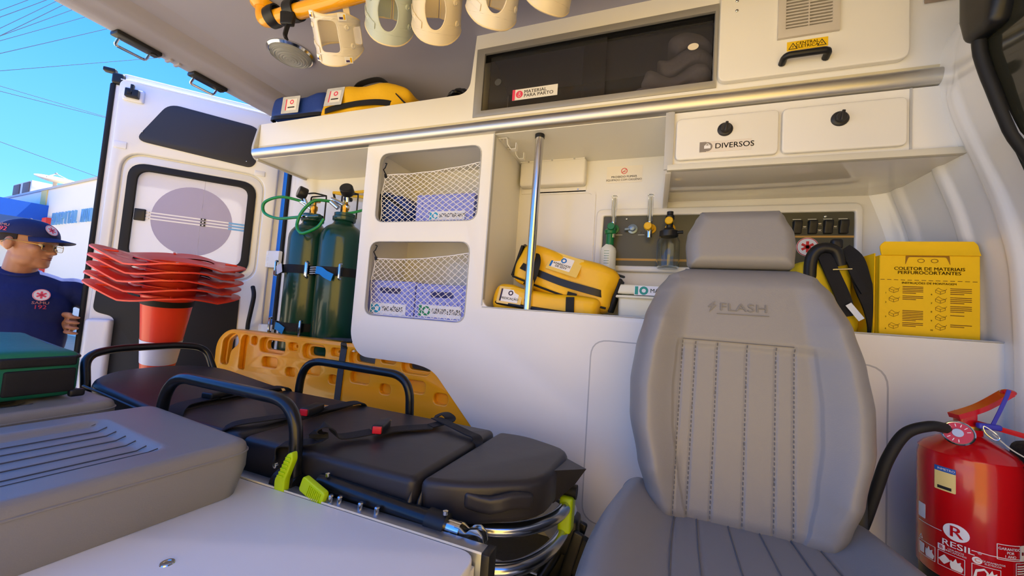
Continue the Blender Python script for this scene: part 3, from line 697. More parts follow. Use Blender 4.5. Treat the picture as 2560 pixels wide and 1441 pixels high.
def bgroove(x, z):
    g = 0
    if .50 < z < .912:
        for k in STX:
            d = abs(x - k - (z - .912) * .03); g = max(g, .003 * max(0, 1 - d / .004))
    if abs(z - .912) < .004 and -.124 < x < .10: g = max(g, .004 * (1 - abs(z - .912) / .004))
    return g
def bbol(s_, z):
    q = max(0, (abs(s_) - .52) / .33); q = min(1, q); q = q * q * (3 - 2 * q)
    k = max(0, min(1, (1.06 - z) / .10)) * max(0, min(1, (z - .50) / .12))
    pan = .0
    return .032 * q * k - .010 * (1 - q) * max(0, min(1, (.915 - z) / .02)) * (1 if abs(s_) < .6 else .5)
bk_ = shell('backrest', lambda z: prof(bw, z), .50, 1.090, yb, .055, ch, bbol, 180, 150, groove=bgroove, rr=.05)
hw_ = [(1.085, .105), (1.10, .117), (1.15, .121), (1.18, .118), (1.22, .100), (1.240, .088)]
hd = shell('headrest', lambda z: prof(hw_, z), 1.090, 1.242, lambda z: 1.085 + (z - 1.09) * .12, .045, ch, None, 40, 40, rr=.03)
for x in (-.05, .05): B().cyl((cx + x, 1.10, 1.05), (cx + x, 1.10, 1.12), .006, n=10).obj('headrest_post', STEEL, hd)
SDK = mat('seat stitching', '6a6763', .7)
def ysurf(x, z):
    hw = prof(bw, z); s_ = x / hw
    return yb(z) - .055 - bbol(s_, z)
for k in STX:
    b = B()
    for j in range(38):
        z = .535 + j * .0099; x = k + (z - .912) * .03
        b.tube([(cx + x, ysurf(x, z) + .0005, z), (cx + x, ysurf(x, z + .006) + .0005, z + .006)], .0008, 4)
    b.obj('stitch_line', SDK, bk_)
b = B(); b.tube([(cx + x_ / 1000, ysurf(x_ / 1000, .912) + .001, .912) for x_ in range(-124, 104, 6)], .0011, 5); b.obj('stitch_line', SDK, bk_)
EMB = mat('embossed vinyl', '716e6a', .38)
yy = ysurf(0, .985); tm = frame((cx - .004, yy - .0008, .992), (1, 0, 0), (0, .17, 1))
b = B().text('FLASH', .026, tm @ T(.004, 0, 0), 0.0, 'CENTER', 1.35, .0012); b.plate([[V(p) for p in ((-.062, .004, 0), (-.050, .014, 0), (-.055, .004, 0), (-.048, .004, 0), (-.064, -.014, 0), (-.058, -.001, 0), (-.066, -.001, 0))]], .0012, tm @ T(-.003, 0, -.0006)); b.box(-.05, .055, -.0165, -.0150, -.0006, .0006, m=tm); b.obj('embossed_logo', EMB, bk_)
# seat pan
def seatfn():
    nx, ny = 120, 70; vs = []; fs = []
    def top(s_, t):      # s -1..1 side, t 0 (rear)..1 (front)
        y = 1.00 - .50 * t
        hw = .245 + .052 * math.sin(min(1, t * 1.6) * pi / 2) - .03 * max(0, t - .7) / .3
        q = max(0, (abs(s_) - .50) / .36); q = min(1, q); q = q * q * (3 - 2 * q)
        z = .512 + .018 * (1 - t) + .040 * q * (1 - .35 * t)
        if abs(s_) < .62:
            for k in (-.5, -.33, -.1, .12, .33, .5):
                d = abs(s_ - k) * hw; z -= .004 * max(0, 1 - d / .004) * (t > .06)
        ed = hw * (1 - abs(s_)); rr = .045
        if ed < rr: z -= rr - math.sqrt(max(0, rr * rr - (rr - ed) ** 2))
        fd = (1 - t) * .50; 
        if fd < .06: z -= .06 - math.sqrt(max(0, .0036 - (.06 - fd) ** 2))
        return V((cx + s_ * hw, y, z))
    def col(s_): return (math.sin(s_ * pi / 2) * .55 + s_ * .45)
    W = nx + 1
    for j in range(ny + 1):
        for i in range(W): vs.append(top(col(-1 + 2 * i / nx), j / ny))
    for j in range(ny):
        for i in range(nx): fs.append((j * W + i, j * W + i + 1, (j + 1) * W + i + 1, (j + 1) * W + i))
    rim = [i for i in range(W)] + [j * W + nx for j in range(1, ny + 1)] + [ny * W + i for i in range(nx - 1, -1, -1)] + [j * W for j in range(ny - 1, 0, -1)]
    K = len(vs); R_ = len(rim); c0 = V((cx, .76, 0))
    for f_, z in ((1.0, .44), (.93, .40)):
        for i in rim: p = vs[i]; vs.append(V((c0.x + (p.x - c0.x) * f_, c0.y + (p.y - c0.y) * f_, z)))
    rings = [rim] + [[K + q * R_ + i for i in range(R_)] for q in range(2)]
    for a, c in zip(rings, rings[1:]):
        for i in range(R_): fs.append((a[i], c[i], c[(i + 1) % R_], a[(i + 1) % R_]))
    fs.append(tuple(rings[-1][::-1]))
    return vs, fs, top, [vs[i] for i in rim]
vs, fs, stop, srim = seatfn()
sp_ = B()._add(vs, fs).obj('seat_pad', VINYL, ch, sharp=70)
B().tube([p + V((0, 0, -.001)) for p in srim], .0022, 6, True).obj('piping', VINYL, sp_)
for k in (-.5, -.33, -.1, .12, .33, .5):
    B().tube([stop(k, .06 + .8 * j / 24) + V((0, 0, .0040)) for j in range(25)], .0011, 5).obj('stitch_line', SDK, sp_)
B().plate([fil([(0, 0, 0), (.10, 0, 0), (.11, .06, 0), (.05, .17, 0), (.01, .16, 0)], .015, 4, True)], .02, RX(.405, .99, .475), .004).obj('recliner_cover', BLACK, ch)
B().box(.05, .34, .68, .98, .30, .405, .01).obj('seat_frame', BLACK, ch)
B().lathe([(.15, 0), (.15, .012), (.06, .03), (.055, .30)], 28, T(cx, .82, 0)).obj('pedestal', BLACK, ch)
# ================================================================== long yellow spine board behind the stretcher
ORG = mat('amber moulded plastic', 'f0a312', .35, var=.04, coat=.25, bump=.03, bscale=40)
sb = thing('spine_board', 'amber plastic spine board with handholds, wedged upright behind the stretcher', 'spine board', (-1.2, 1.355, .33))
Z0, Z1 = .335, .757
outl = fil([(-2.10, .40, 0), (-2.10, .69, 0), (-2.02, Z1, 0), (-.25, Z1, 0), (-.22, .70, 0), (-.22, .40, 0), (-.25, Z0, 0), (-2.02, Z0, 0)], [.05, .10, .06, .03, .03, .03, .03, .06], 6, True)
thru = [(-1.785, -1.615, .665, .735, .03), (-1.595, -1.535, .690, .728, .018), (-1.505, -1.368, .665, .732, .03), (-1.337, -1.272, .692, .728, .018), (-1.232, -1.092, .665, .732, .03), (-1.062, -.985, .692, .728, .018), (-.957, -.818, .665, .732, .03)]
dim = [(-1.757, -1.655, .597, .645, .02), (-1.598, -1.535, .571, .612, .02), (-1.492, -1.387, .595, .643, .02), (-1.335, -1.283, .571, .610, .02), (-1.215, -1.111, .592, .640, .02), (-1.056, -.999, .565, .606, .02), (-.932, -.835, .592, .640, .02), (-.793, -.729, .562, .605, .02), (-1.846, -1.805, .693, .735, .02)]
hand = fil([(-2.055, .575, 0), (-1.995, .575, 0), (-1.985, .65, 0), (-1.93, .69, 0), (-1.95, .735, 0), (-2.0, .735, 0), (-2.05, .70, 0)], .02, 4, True)
slot = fil([(-1.918, .565, 0), (-1.875, .565, 0), (-1.872, .69, 0), (-1.858, .715, 0), (-1.872, .735, 0), (-1.905, .735, 0), (-1.918, .71, 0)], .012, 4, True)
RR = lambda q: rrect(*q[:5], 5)
sh = lambda q, d: (q[0] + d, q[1] - d * .3, q[2] + d * .6, q[3] - d * .6, q[4] * .8)
B().plate([outl, hand, slot] + [RR(q) for q in thru + dim], .024, FY(0, 1.352, 0), .005, 2).obj('front_skin', ORG, sb)
B().plate([outl, [p + V((.012, -.004, 0)) for p in hand]] + [RR(sh(q, .022)) for q in thru], .022, FY(0, 1.3735, 0), .003, 2).obj('rear_skin', ORG, sb)
st_ = thing('securing_strap', 'dark grey webbing strap holding the amber spine board upright', 'strap', (-1.262, 1.32, .33))
B().ribbon(smooth([(-1.262, 1.41, .755), (-1.258, 1.37, .764), (-1.256, 1.335, .764), (-1.258, 1.3245, .745), (-1.268, 1.3245, .60), (-1.275, 1.3245, .36)], 6), .033, .003, [(0, .2, 1)] * 19 + [(0, -1, .02)] * 12).obj('webbing', mat('grey webbing', '3b4048', .8, bump=.3, bscale=250), st_)
B().plate([fil([(-1.40, .0, 0), (-1.235, .0, 0), (-1.235, .045, 0), (-1.33, .03, 0)], .01, 3, True)], .004, frame((0, 1.335, .762), (1, 0, 0), (0, 1, .15))).obj('strap_tab', MATS['grey webbing'], st_)

# ================================================================== oxygen cylinders
OX = mat('dark green enamel', '0b3a2b', .28, var=.05, coat=.4, bump=.03, bscale=200)
HOSE = mat('green hose', '0b8a45', .35, coat=.3)
BRASS = mat('brass', 'b98d3c', .3, 1.0)
CHROME = mat('chrome', 'cfd2d6', .12, 1.0)
def cylinder(x, label, gdir, tag_c):
    t = thing('oxygen_cylinder', label, 'oxygen cylinder', (x, 1.475, .40), group='green oxygen cylinders')
    prof_ = [(.0, 0), (.095, 0), (.103, .012), (.103, .84)] + [(.103 * math.cos(a) ** .8 if a < 1.4 else .04, .84 + .085 * math.sin(a)) for a in (.25, .5, .75, .95, 1.1)] + [(.046, .93), (.042, .945)]
    B().lathe(prof_, 40, cap=True).obj('tank', OX, t, local=True, sharp=50)
    B().lathe([(.0, .935), (.052, .935), (.056, .94), (.056, .955), (.05, .96), (.05, .975), (.0, .975)], 12).obj('neck_ring', OX, t, local=True)
    v = B().lathe([(.014, .975), (.014, .995), (.018, 1.0), (.018, 1.02), (.010, 1.025), (.010, 1.045)], 14).obj('valve', BRASS, t, local=True)
    B().lathe([(.012, 1.045), (.020, 1.047), (.022, 1.053), (.020, 1.062), (.010, 1.064)], 10, T(.012, .0, -.004)).obj('handwheel', BRASS if gdir < 0 else BLACK, v, local=True)
    b = B().cyl((.02 * gdir, 0, 1.01), (-.075 * abs(gdir), -.02, 1.045 if gdir < 0 else 1.05), .011, n=12); b.obj('regulator', CHROME, v, local=True)
    gm = T(-.055 if gdir < 0 else .03, -.03, 1.085) @ rot('Z', 25 * gdir) @ rot('X', 78 if gdir < 0 else 60)
    g = B().lathe([(.0, -.018), (.030, -.018), (.032, -.012), (.032, .018), (.029, .022), (.0, .022)], 24, gm).obj('gauge', BLACK, v, local=True)
    B().lathe([(.0, .0225), (.026, .0225), (.026, .0232), (.0, .0232)], 20, gm).obj('gauge_face', mat('dark gauge glass', '23252a', .1), g, local=True)
    B().cyl((.03 if gdir > 0 else -.03, -.02, 1.03), (.03 if gdir > 0 else -.05, -.028, 1.07), .008, n=10).obj('gauge_stem', CHROME, g, local=True)
    gp = [(-.045, .02, .955), (-.05, .02, 1.08), (.045, .03, 1.085), (.045, .03, .955)]
    B().tube(fil(gp, .01, 4), .004, 8).obj('valve_guard', BLACK, t, local=True)
    B().tube(fil([(.045, .03, 1.085), (.05, -.05, 1.075), (.02, -.06, 1.07)], .015, 4), .004, 8).obj('valve_guard', BLACK, t, local=True)
    return t
c1 = cylinder(-1.69, 'green oxygen cylinder beside the rear doorway, white tag on its strap', -1, 0)
c2 = cylinder(-1.478, 'green oxygen cylinder beside the netted cabinet, blue webbing on its strap', 1, 1)
B().tube(smooth([(-1.755, 1.455, 1.445), (-1.84, 1.40, 1.455), (-1.915, 1.37, 1.42), (-1.91, 1.37, 1.365), (-1.82, 1.375, 1.335), (-1.70, 1.37, 1.335), (-1.64, 1.365, 1.338)], 8), .0075, 10).obj('hose', HOSE, c1)
B().cyl((-1.755, 1.455, 1.445), (-1.73, 1.46, 1.438), .010, n=10).obj('hose_fitting', CHROME, c1)
B().cyl((-1.64, 1.365, 1.338), (-1.60, 1.37, 1.338), .009, n=10).obj('hose_fitting', CHROME, c1)
B().tube(smooth([(-1.535, 1.435, 1.43), (-1.58, 1.38, 1.42), (-1.62, 1.35, 1.36), (-1.635, 1.34, 1.29), (-1.60, 1.335, 1.25), (-1.56, 1.34, 1.255), (-1.52, 1.36, 1.285), (-1.50, 1.37, 1.325)], 8), .0075, 10).obj('hose', HOSE, c2)
B().tube(smooth([(-1.48, 1.45, 1.37), (-1.42, 1.48, 1.385), (-1.34, 1.52, 1.42), (-1.25, 1.56, 1.45)], 6), .0065, 8).obj('hose', HOSE, c2)
b = B(); b.lathe([(.010, -.04), (.012, -.02), (.010, 0), (.014, .01), (.010, .03)], 10, T(-1.545, 1.36, 1.335) @ rot('Y', 90)); b.obj('hose_tee', OX, c2)
B().cyl((-1.535, 1.435, 1.43), (-1.50, 1.45, 1.40), .012, n=10).obj('hose_fitting', CHROME, c2)
STRP = mat('blue webbing', '1b86d8', .7, bump=.2, bscale=200)
for t, x, z, h in ((c1, -1.69, 1.08, .042), (c2, -1.478, 1.075, .042), (c1, -1.69, .792, .04)):
    pts = [(x + .1055 * math.cos(a), 1.475 + .1055 * math.sin(a), z) for a in [math.radians(180 + 9 * k) for k in range(21)]]
    s_ = B().ribbon(pts, h, .003, [(math.cos(math.radians(180 + 9 * k)), math.sin(math.radians(180 + 9 * k)), 0) for k in range(21)]).obj('strap', WEB, t)
    for dx in (-.105, .10):
        B().tube(fil([(x + dx, 1.385, z - .035), (x + dx, 1.375, z - .035), (x + dx, 1.375, z + .035), (x + dx, 1.385, z + .035)], .004, 3), .006, 8).obj('strap_bracket', CHROME, s_)
        B().soft((.022, .02, .045), .004, 3, None, T(x + dx * .82, 1.395 if abs(dx) > .06 else 1.375, z)).obj('buckle', BLACK, s_)
    if t is c2:
        B().ribbon(smooth([(x - .035, 1.366, z + .002), (x + .0, 1.362, z - .002), (x + .035, 1.358, z - .018), (x + .075, 1.360, z - .032)], 5), .036, .002, (0, -1, 0)).obj('webbing_end', STRP, s_)
        for k in range(4): B().tube([(x - .095, 1.385, z - .015 + .010 * k), (x - .06, 1.370, z - .015 + .010 * k), (x - .03, 1.366, z - .014 + .010 * k)], .0018, 5).obj('spring_cord', CARD, s_)
    elif z > 1:
        B().plate([rrect(-.03, .03, -.022, .022, .003)], .001, frame((x - .06, 1.362, z - .005), (1, -.3, .25), (-.25, 0, 1))).obj('tag', mat('white tag', 'd8dbe2', .4), s_)
    else:
        B().ribbon(smooth([(x - .06, 1.372, z), (x - .03, 1.366, z - .004), (x + .01, 1.362, z - .02)], 5), .036, .002, (0, -1, 0)).obj('webbing_end', STRP, s_)
B().box(-1.82, -1.245, 1.40, 1.60, .36, .398).obj('cylinder_base', GREYP, None, 'grey metal stand under the green oxygen cylinders', 'stand')
YH = mat('yellow hose', 'f0c01c', .4)
yh = thing('air_hose', 'yellow air hose running behind the oxygen cylinders into the netted cabinet', 'hose', (-1.5, 1.60, 1.49))
B().tube(smooth([(-1.70, 1.60, 1.535), (-1.60, 1.61, 1.533), (-1.45, 1.615, 1.540), (-1.25, 1.62, 1.55)], 5), .0085, 8).obj('hose', YH, yh)
B().tube(smooth([(-1.68, 1.60, 1.532), (-1.58, 1.60, 1.515), (-1.42, 1.60, 1.49), (-1.25, 1.61, 1.455)], 5), .0085, 8).obj('hose', YH, yh)
B().tube(fil([(-1.70, 1.60, 1.535), (-1.70, 1.62, 1.49), (-1.70, 1.648, 1.49)], .02, 4), .006, 8).obj('hose_bracket', BLACK, yh)

# ================================================================== crates and pouch behind the nets
LIL = mat('lilac plastic', '8f97e6', .45, var=.03)
LBL = mat('clear label', 'e9ecf6', .25)
TEAL = mat('teal print', '17968d', .5); CYAN = mat('cyan print', '2aa6d8', .5); GREEN = mat('green print', '1c8a5a', .5)
def crate(x0, x1, z0, z1, text, col, lab, lx0, lx1, lz0, lz1, handle=True):
    t = thing('storage_crate', lab, 'crate', ((x0 + x1) / 2, 1.49, z0), group='lilac crates behind the nets')
    W = x1 - x0; H = z1 - z0; m = FY(x0, 1.368, z0)
    holes = []
    if handle: holes.append(rrect(W * .28, W * .72, H - .05, H - .025, .010, 3))
    n_ = int(W / .018)
    for i in range(n_):
        for j in range(int(H / .02)):
            x = .012 + i * (W - .024) / (n_ - 1); z = .012 + j * .02 
            if z > H - .062 and (handle and W * .22 < x < W * .78) or z > H - .012: continue
            if lx0 - x0 - .004 < x < lx1 - x0 + .004 and lz0 - z0 - .004 < z < lz1 - z0 + .004: continue
            holes.append(circ(x, z, .0028, 6))
    B().plate([rrect(0, W, 0, H, .006, 3)] + holes, .003, m, .0).obj('front_wall', LIL, t)
    B().box(x0, x0 + .003, 1.369, 1.62, z0, z1).obj('side_wall', LIL, t); B().box(x1 - .003, x1, 1.369, 1.62, z0, z1).obj('side_wall', LIL, t)
    B().box(x0, x1, 1.617, 1.62, z0, z1).obj('rear_wall', LIL, t); B().box(x0, x1, 1.369, 1.62, z0, z0 + .003).obj('bottom', LIL, t)
    B().tube(fil([(x0 - .002, 1.366, z1), (x1 + .002, 1.366, z1), (x1 + .002, 1.622, z1), (x0 - .002, 1.622, z1)], .012, 3, True), .005, 6, True).obj('rim', LIL, t)
    l_ = B().box(lx0, lx1, 1.362, 1.3645, lz0, lz1).obj('label_card', LBL, t)
    lh = lz1 - lz0; c = V((lx0 + lh * .75, lz0 + lh / 2, 0))
    b = B().plate([circ(c.x, c.y, lh * .40, 18), circ(c.x, c.y, lh * .22, 14)], .0005, FY(0, 1.3618, 0)); b.box(lx0 + .002, lx0 + lh * .3, 1.3612, 1.3618, lz0 + .003, lz1 - .003); b.obj('label_mark', col, l_)
    B().text(text, lh * .62, FY(lx0 + lh * 1.3, 1.3612, lz0 + lh / 2), .012, 'LEFT', min(1, (lx1 - lx0 - lh * 1.4) / (lh * .62 * .56 * len(text)))).obj('lettering', NAVYINK, l_)
    return t
crate(-.975, -.70, 1.2875, 1.412, 'SOROTERAPIA', CYAN, 'lilac perforated crate labelled SOROTERAPIA behind the upper net', -.905, -.737, 1.306, 1.343, False)
crate(-1.20, -.947, .8835, 1.036, 'VIAS AÉREAS', CYAN, 'lilac perforated crate labelled VIAS AÉREAS behind the lower net', -1.17, -.985, .894, .942)
crate(-.939, -.69, .8835, 1.030, 'CURATIVO E SUTURA', GREEN, 'lilac perforated crate labelled CURATIVO E SUTURA behind the lower net', -.92, -.72, .898, .948)
bp = thing('pouch', 'dark blue pouch with black zip beside the crate in the upper netted opening', 'pouch', (-1.10, 1.46, 1.29))
B().soft((.17, .15, .14), .03, 6, lambda v: V((v.x, v.y, v.z * (1 + .35 * (-v.x / .085)) * (.8 if v.x > .03 else 1) + .006 * math.sin(v.x * 60))), T(-1.105, 1.455, 1.363)).obj('body', BLUF, bp)
B().tube(smooth([(-1.185, 1.375, 1.43), (-1.11, 1.372, 1.40), (-1.03, 1.375, 1.335)], 6), .007, 8).obj('zip', BLACK, bp)
B().tube(smooth([(-1.195, 1.40, 1.43), (-1.205, 1.375, 1.40), (-1.205, 1.37, 1.33), (-1.19, 1.372, 1.295)], 6), .010, 8).obj('carry_strap', BLACK, bp)

# ================================================================== stainless pole and niche contents
po = thing('grab_pole', 'polished stainless grab pole standing at the front of the niche', 'pole', (-.441, 1.362, .93))
B().cyl((-.441, 1.362, .931), (-.438, 1.362, 1.624), .0165, n=24).obj('tube', STEEL, po)
B().cyl((-.438, 1.362, 1.618), (-.438, 1.362, 1.633), .0185, n=24).obj('end_cap', BLACK, po)
def label_card(par, m, w, h, text, sz, stripe, markcol, line=.85):
    c = B().plate([rrect(-w / 2, w / 2, -h / 2, h / 2, .003)], .0012, m).obj('label_card', CARD, par)
    B().box(-w / 2, -w / 2 + w * .09, -h / 2, h / 2, .0013, .0018, m=m).obj('label_stripe', stripe, c)
    B().plate([circ(w * .05, h * .22, h * .20, 18), circ(w * .05, h * .22, h * .11, 14)], .0005, m @ T(0, 0, .0013)).obj('label_mark', markcol, c)
    if text: B().text(text, sz, m @ T(w * .04, -h * .24, .0018), .015, line=line).obj('lettering', NAVYINK, c)
    else: B().box(-w * .28, w * .34, -h * .30, -h * .20, .0013, .0018, m=m).obj('print_line', NAVYINK, c)
    return c
DKP = mat('dark violet print', '3a2740', .5); BLP = mat('blue print', '1c6fc4', .5)
def wr(a, f, s_=1.0): return lambda v: V((v.x + .004 * math.sin(v.z * 50 + v.y * 20), v.y + a * math.sin(v.x * 31 + v.z * 17) * s_, v.z + f * math.sin(v.x * 23 + v.y * 29)))
b1 = thing('equipment_bag', 'large yellow zipped bag labelled APARELHOS DE SSVV leaning in the niche', 'bag', (-.33, 1.44, 1.0))
m1 = T(-.325, 1.474, 1.090) @ rot('Y', 16)
def bagfn(v):
    v = wr(.005, .004)(v); e = abs(v.x) / .21
    return V((v.x, v.y * (1 - .12 * e * e), v.z * (1 - .10 * e ** 3)))
B().soft((.40, .155, .175), .035, 12, bagfn, m1).obj('bag_body', YELF, b1)
B().ribbon(smooth([m1 @ V(p) for p in ((-.196, -.02, -.005), (-.15, -.077, -.012), (0, -.083, -.022), (.15, -.077, -.016), (.196, -.03, -.012))], 6), .026, .006, (0, -1, .1)).obj('zip', BLACK, b1)
B().tube(smooth([m1 @ V(p) for p in ((-.19, -.074, -.06), (-.05, -.082, -.066), (.10, -.08, -.066), (.19, -.070, -.06))], 6), .004, 8).obj('piping', BLACK, b1)
B().tube(smooth([m1 @ V(p) for p in ((-.19, -.05, .072), (-.19, .05, .078), (.17, .06, .078), (.19, -.03, .07))], 6), .005, 8).obj('piping', BLACK, b1)
B().soft((.012, .11, .13), .005, 4, None, m1 @ T(-.203, .005, .005)).obj('side_panel', WEB, b1)
B().ribbon(smooth([m1 @ V(p) for p in ((-.13, -.08, .05), (-.105, -.11, .02), (-.10, -.112, -.04), (-.115, -.086, -.075))], 5), .035, .005, None).obj('carry_handle', WEB, b1)
B().ribbon(smooth([m1 @ V(p) for p in ((.06, -.088, -.045), (.062, -.086, -.085))], 4), .035, .004, (0, -1, 0)).obj('carry_handle', WEB, b1)
B().soft((.012, .12, .13), .005, 4, None, m1 @ T(.203, .005, -.005)).obj('side_panel', WEB, b1)
lm = m1 @ frame((-.005, -.078, .046), (1, 0, 0), (0, .42, .9))
B().plate([rrect(-.062, .062, -.040, .040, .004)], .001, lm @ T(0, 0, -.0002)).obj('clear_pocket', mat('clear amber pocket', 'eccb6d', .15), b1)
label_card(b1, lm @ T(-.012, 0, .001), .082, .054, 'APARELHOS\nDE SSVV', .0125, BLP, BLP)
b2 = thing('medication_bag', 'low yellow bag labelled MEDICAÇÃO lying under the larger yellow bag', 'bag', (-.38, 1.44, .935))
m2 = T(-.385, 1.445, .981) @ rot('Y', 5)
B().soft((.41, .155, .095), .025, 9, lambda v: wr(.004, .003)(V((v.x, v.y, v.z * (1.15 if v.x < -.12 else 1.0)))), m2).obj('bag_body', YELF, b2)
B().tube(smooth([m2 @ V(p) for p in ((-.205, -.01, -.015), (-.18, -.074, -.02), (0, -.080, -.022), (.19, -.075, -.02))], 6), .008, 8).obj('zip', BLACK, b2)
lm = m2 @ frame((-.135, -.080, .012), (1, 0, 0), (0, .25, 1))
B().plate([rrect(-.048, .052, -.034, .034, .004)], .001, lm @ T(0, 0, -.001)).obj('clear_pocket', MATS['clear amber pocket'], b2)
label_card(b2, lm, .075, .05, 'MEDICAÇÃO', .0125, DKP, DKP)
B().ribbon(smooth([m2 @ V(p) for p in ((.10, -.083, .04), (.105, -.086, -.0), (.11, -.083, -.04))], 4), .03, .004, (0, -1, 0)).obj('carry_handle', WEB, b2)
# white lidded container
wc = thing('lidded_container', 'translucent white plastic container with a teal label beside the yellow bags', 'container', (.03, 1.50, .93))
POLY = mat('translucent white plastic', 'e6e2cc', .3, coat=.2)
B().soft((.30, .17, .105), .015, 4, lambda v: V((v.x * (1 + .25 * v.z), v.y, v.z)), T(.03, 1.52, .984)).obj('tub', POLY, wc)
l_ = B().soft((.325, .195, .035), .008, 4, None, T(.03, 1.52, 1.055)).obj('lid', POLY, wc)
B().soft((.335, .20, .010), .004, 3, None, T(.03, 1.52, 1.028)).obj('lid_rim', POLY, wc)
lb = B().box(-.065, .10, 1.4195, 1.4212, 1.035, 1.068).obj('label_card', LBL, wc)
b = B().plate([circ(-.033, 1.0515, .015, 20), circ(-.033, 1.0515, .007, 14)], .0005, FY(0, 1.4195, 0)); b.box(-.063, -.052, 1.4188, 1.4195, 1.037, 1.066); b.obj('label_mark', TEAL, lb)
B().text('MA', .020, FY(-.012, 1.419, 1.0515), .012, 'LEFT').obj('lettering', mat('teal lettering', '2c6b64', .5), lb)

# ================================================================== gas and switch panel on the wall
gp_ = thing('gas_panel', 'olive gas outlet and switch panel in a raised white wall frame', 'panel', (.21, 1.64, 1.15))
m = FY(0, 1.6495, 0)
B().plate([rrect(-.245, .668, 1.143, 1.408, .028, 6), rrect(-.214, .646, 1.168, 1.378, .006, 4)], .020, m, .006, 3).obj('frame', FRP, gp_)
OLV = mat('olive laminate', '4c4a3a', .35, var=.05)
B().box(-.216, .648, 1.6395, 1.649, 1.166, 1.380).obj('panel_plate', OLV, gp_)
LN = mat('amber line', 'c79a4a', .5)
B().box(-.214, .40, 1.6385, 1.6394, 1.190, 1.199).obj('accent_line', LN, gp_)
B().box(.40, .646, 1.6385, 1.6394, 1.286, 1.293).obj('accent_line', LN, gp_)
for x, z in ((-.195, 1.182), (-.12, 1.366), (.563, 1.362), (.63, 1.18)): B().ball((x, 1.638, z), (.005, .003, .005), n=5).obj('screw', STEEL, gp_)
INK = mat('white panel print', 'dcd9c8', .5)
for x, s_ in ((-.148, 'O₂'), (-.060, 'O₂'), (.032, 'AR'), (.135, 'V')):
    b = B()
    if s_ == 'O₂': b.text('O', .013, FY(x, 1.6388, 1.310), .01); b.text('2', .007, FY(x + .008, 1.6388, 1.305), .01)
    else: b.text(s_, .013, FY(x, 1.6388, 1.310), .01)
    b.box(x - .012, x + .014, 1.6384, 1.6392, 1.2975, 1.2995); b.obj('lettering', INK, gp_)
GO = mat('green plastic', '0c7040', .4); YO = mat('yellow knob', 'eab70c', .4); GBL = mat('grey blue fitting', '7f93ab', .3, .4)
CLEAR = mat('clear plastic', 'f4f4ee', .03, trans=1.0, ior=1.25, var=0)
for x, c in ((-.168, GO), (-.094, GBL), (-.022, YO), (.05, YO)):
    o_ = B().lathe([(.020, 0), (.020, .008), (.012, .010), (.012, .03), (.009, .032)], 18, FY(x, 1.639, 1.322)).obj('gas_outlet', GBL if c is GBL else c, gp_)
    if c is GBL: B().cyl((x - .030, 1.62, 1.318), (x, 1.62, 1.320), .006, n=10).obj('outlet_lever', GBL, o_)
SWM = BLACK
for x in (.478, .524, .570, .614):
    s_ = B().soft((.026, .020, .048), .003, 3, lambda v: V((v.x, v.y - (.004 if v.z > 0 else -.003) * (v.y < 0), v.z)), T(x, 1.634, 1.323)).obj('rocker_switch', SWM, gp_)
    b = B().box(x - .013, x + .013, 1.6385, 1.6392, 1.352, 1.3545); b.obj('switch_caption', INK, gp_)
for x, z in ((.502, 1.327), (.547, 1.338), (.547, 1.314), (.592, 1.327)):
    b = B().plate([fil([(-.006, .001, 0), (.006, .001, 0), (.003, -.003, 0), (-.003, -.003, 0)], .001, 2, True)], .0006, FY(x, 1.639, z))
    for k in (-1, 0, 1): b.box(k * .004 - .0005, k * .004 + .0005, -.0075, -.0045, 0, .0006, m=FY(x, 1.639, z))
    b.obj('lamp_symbol', INK, gp_, kind='stuff')
emblem(gp_, FY(.512, 1.639, 1.252), .034, RED)
def flow(name, x, lab, kn, z0=1.305):
    t = thing(name, lab, 'flowmeter', (x, 1.59, z0), group='flowmeters on the gas panel')
    B().lathe([(.010, 0), (.010, .10), (.012, .104), (.012, .11), (.009, .112)], 16, T(x, 1.585, z0 + .035)).obj('clear_tube', CLEAR, t)
    B().lathe([(.004, 0), (.004, .10)], 10, T(x, 1.585, z0 + .036)).obj('inner_tube', mat('frosted tube', 'd9dad2', .4), t)
    B().lathe([(.011, -.03), (.011, .0), (.009, .002), (.009, .035)], 16, T(x, 1.585, z0)).obj('body', CHROME, t)
    k_ = B().lathe([(.014, 0), (.016, .004), (.016, .014), (.013, .018), (0, .018)], 12, FY(x - .006, 1.572, z0 + .012)).obj('control_knob', kn, t)
    B().cyl((x, 1.585, z0 + .01), (x, 1.609, z0 + .015), .009, n=12).obj('inlet', kn, t)
    return t
fo = flow('flowmeter', -.168, 'clear oxygen flowmeter with green knob above the plastic bottle', GO)
fa = flow('flowmeter', -.027, 'clear air flowmeter with yellow knob on the gas panel', YO)
hb = thing('humidifier_bottle', 'translucent white humidifier bottle with green cap under the oxygen flowmeter', 'bottle', (-.18, 1.57, 1.14))
B().lathe([(0, 0), (.028, 0), (.032, .005), (.032, .080), (.029, .092), (.016, .105), (.014, .108), (0, .108)], 26, T(-.182, 1.585, 1.139)).obj('bottle', mat('frosted bottle', 'dfe4e0', .25, coat=.3), hb)
g = B().lathe([(.016, .106), (.016, .150), (.022, .152), (.024, .165), (.017, .172), (.010, .176)], 16, T(-.178, 1.585, 1.139)).obj('cap', GO, hb)
b = B()
for k in range(6): b.box(-.195, -.175, 1.5525, 1.553, 1.165 + .010 * k, 1.1665 + .010 * k)
b.obj('print', GO, hb, kind='stuff')
jr = thing('suction_jar', 'clear glass suction jar with black lid and yellow knob on the gas panel', 'jar', (.045, 1.58, 1.15))
JG = mat('clear glass', 'f2f4f0', .02, trans=1.0, ior=1.35, var=0)
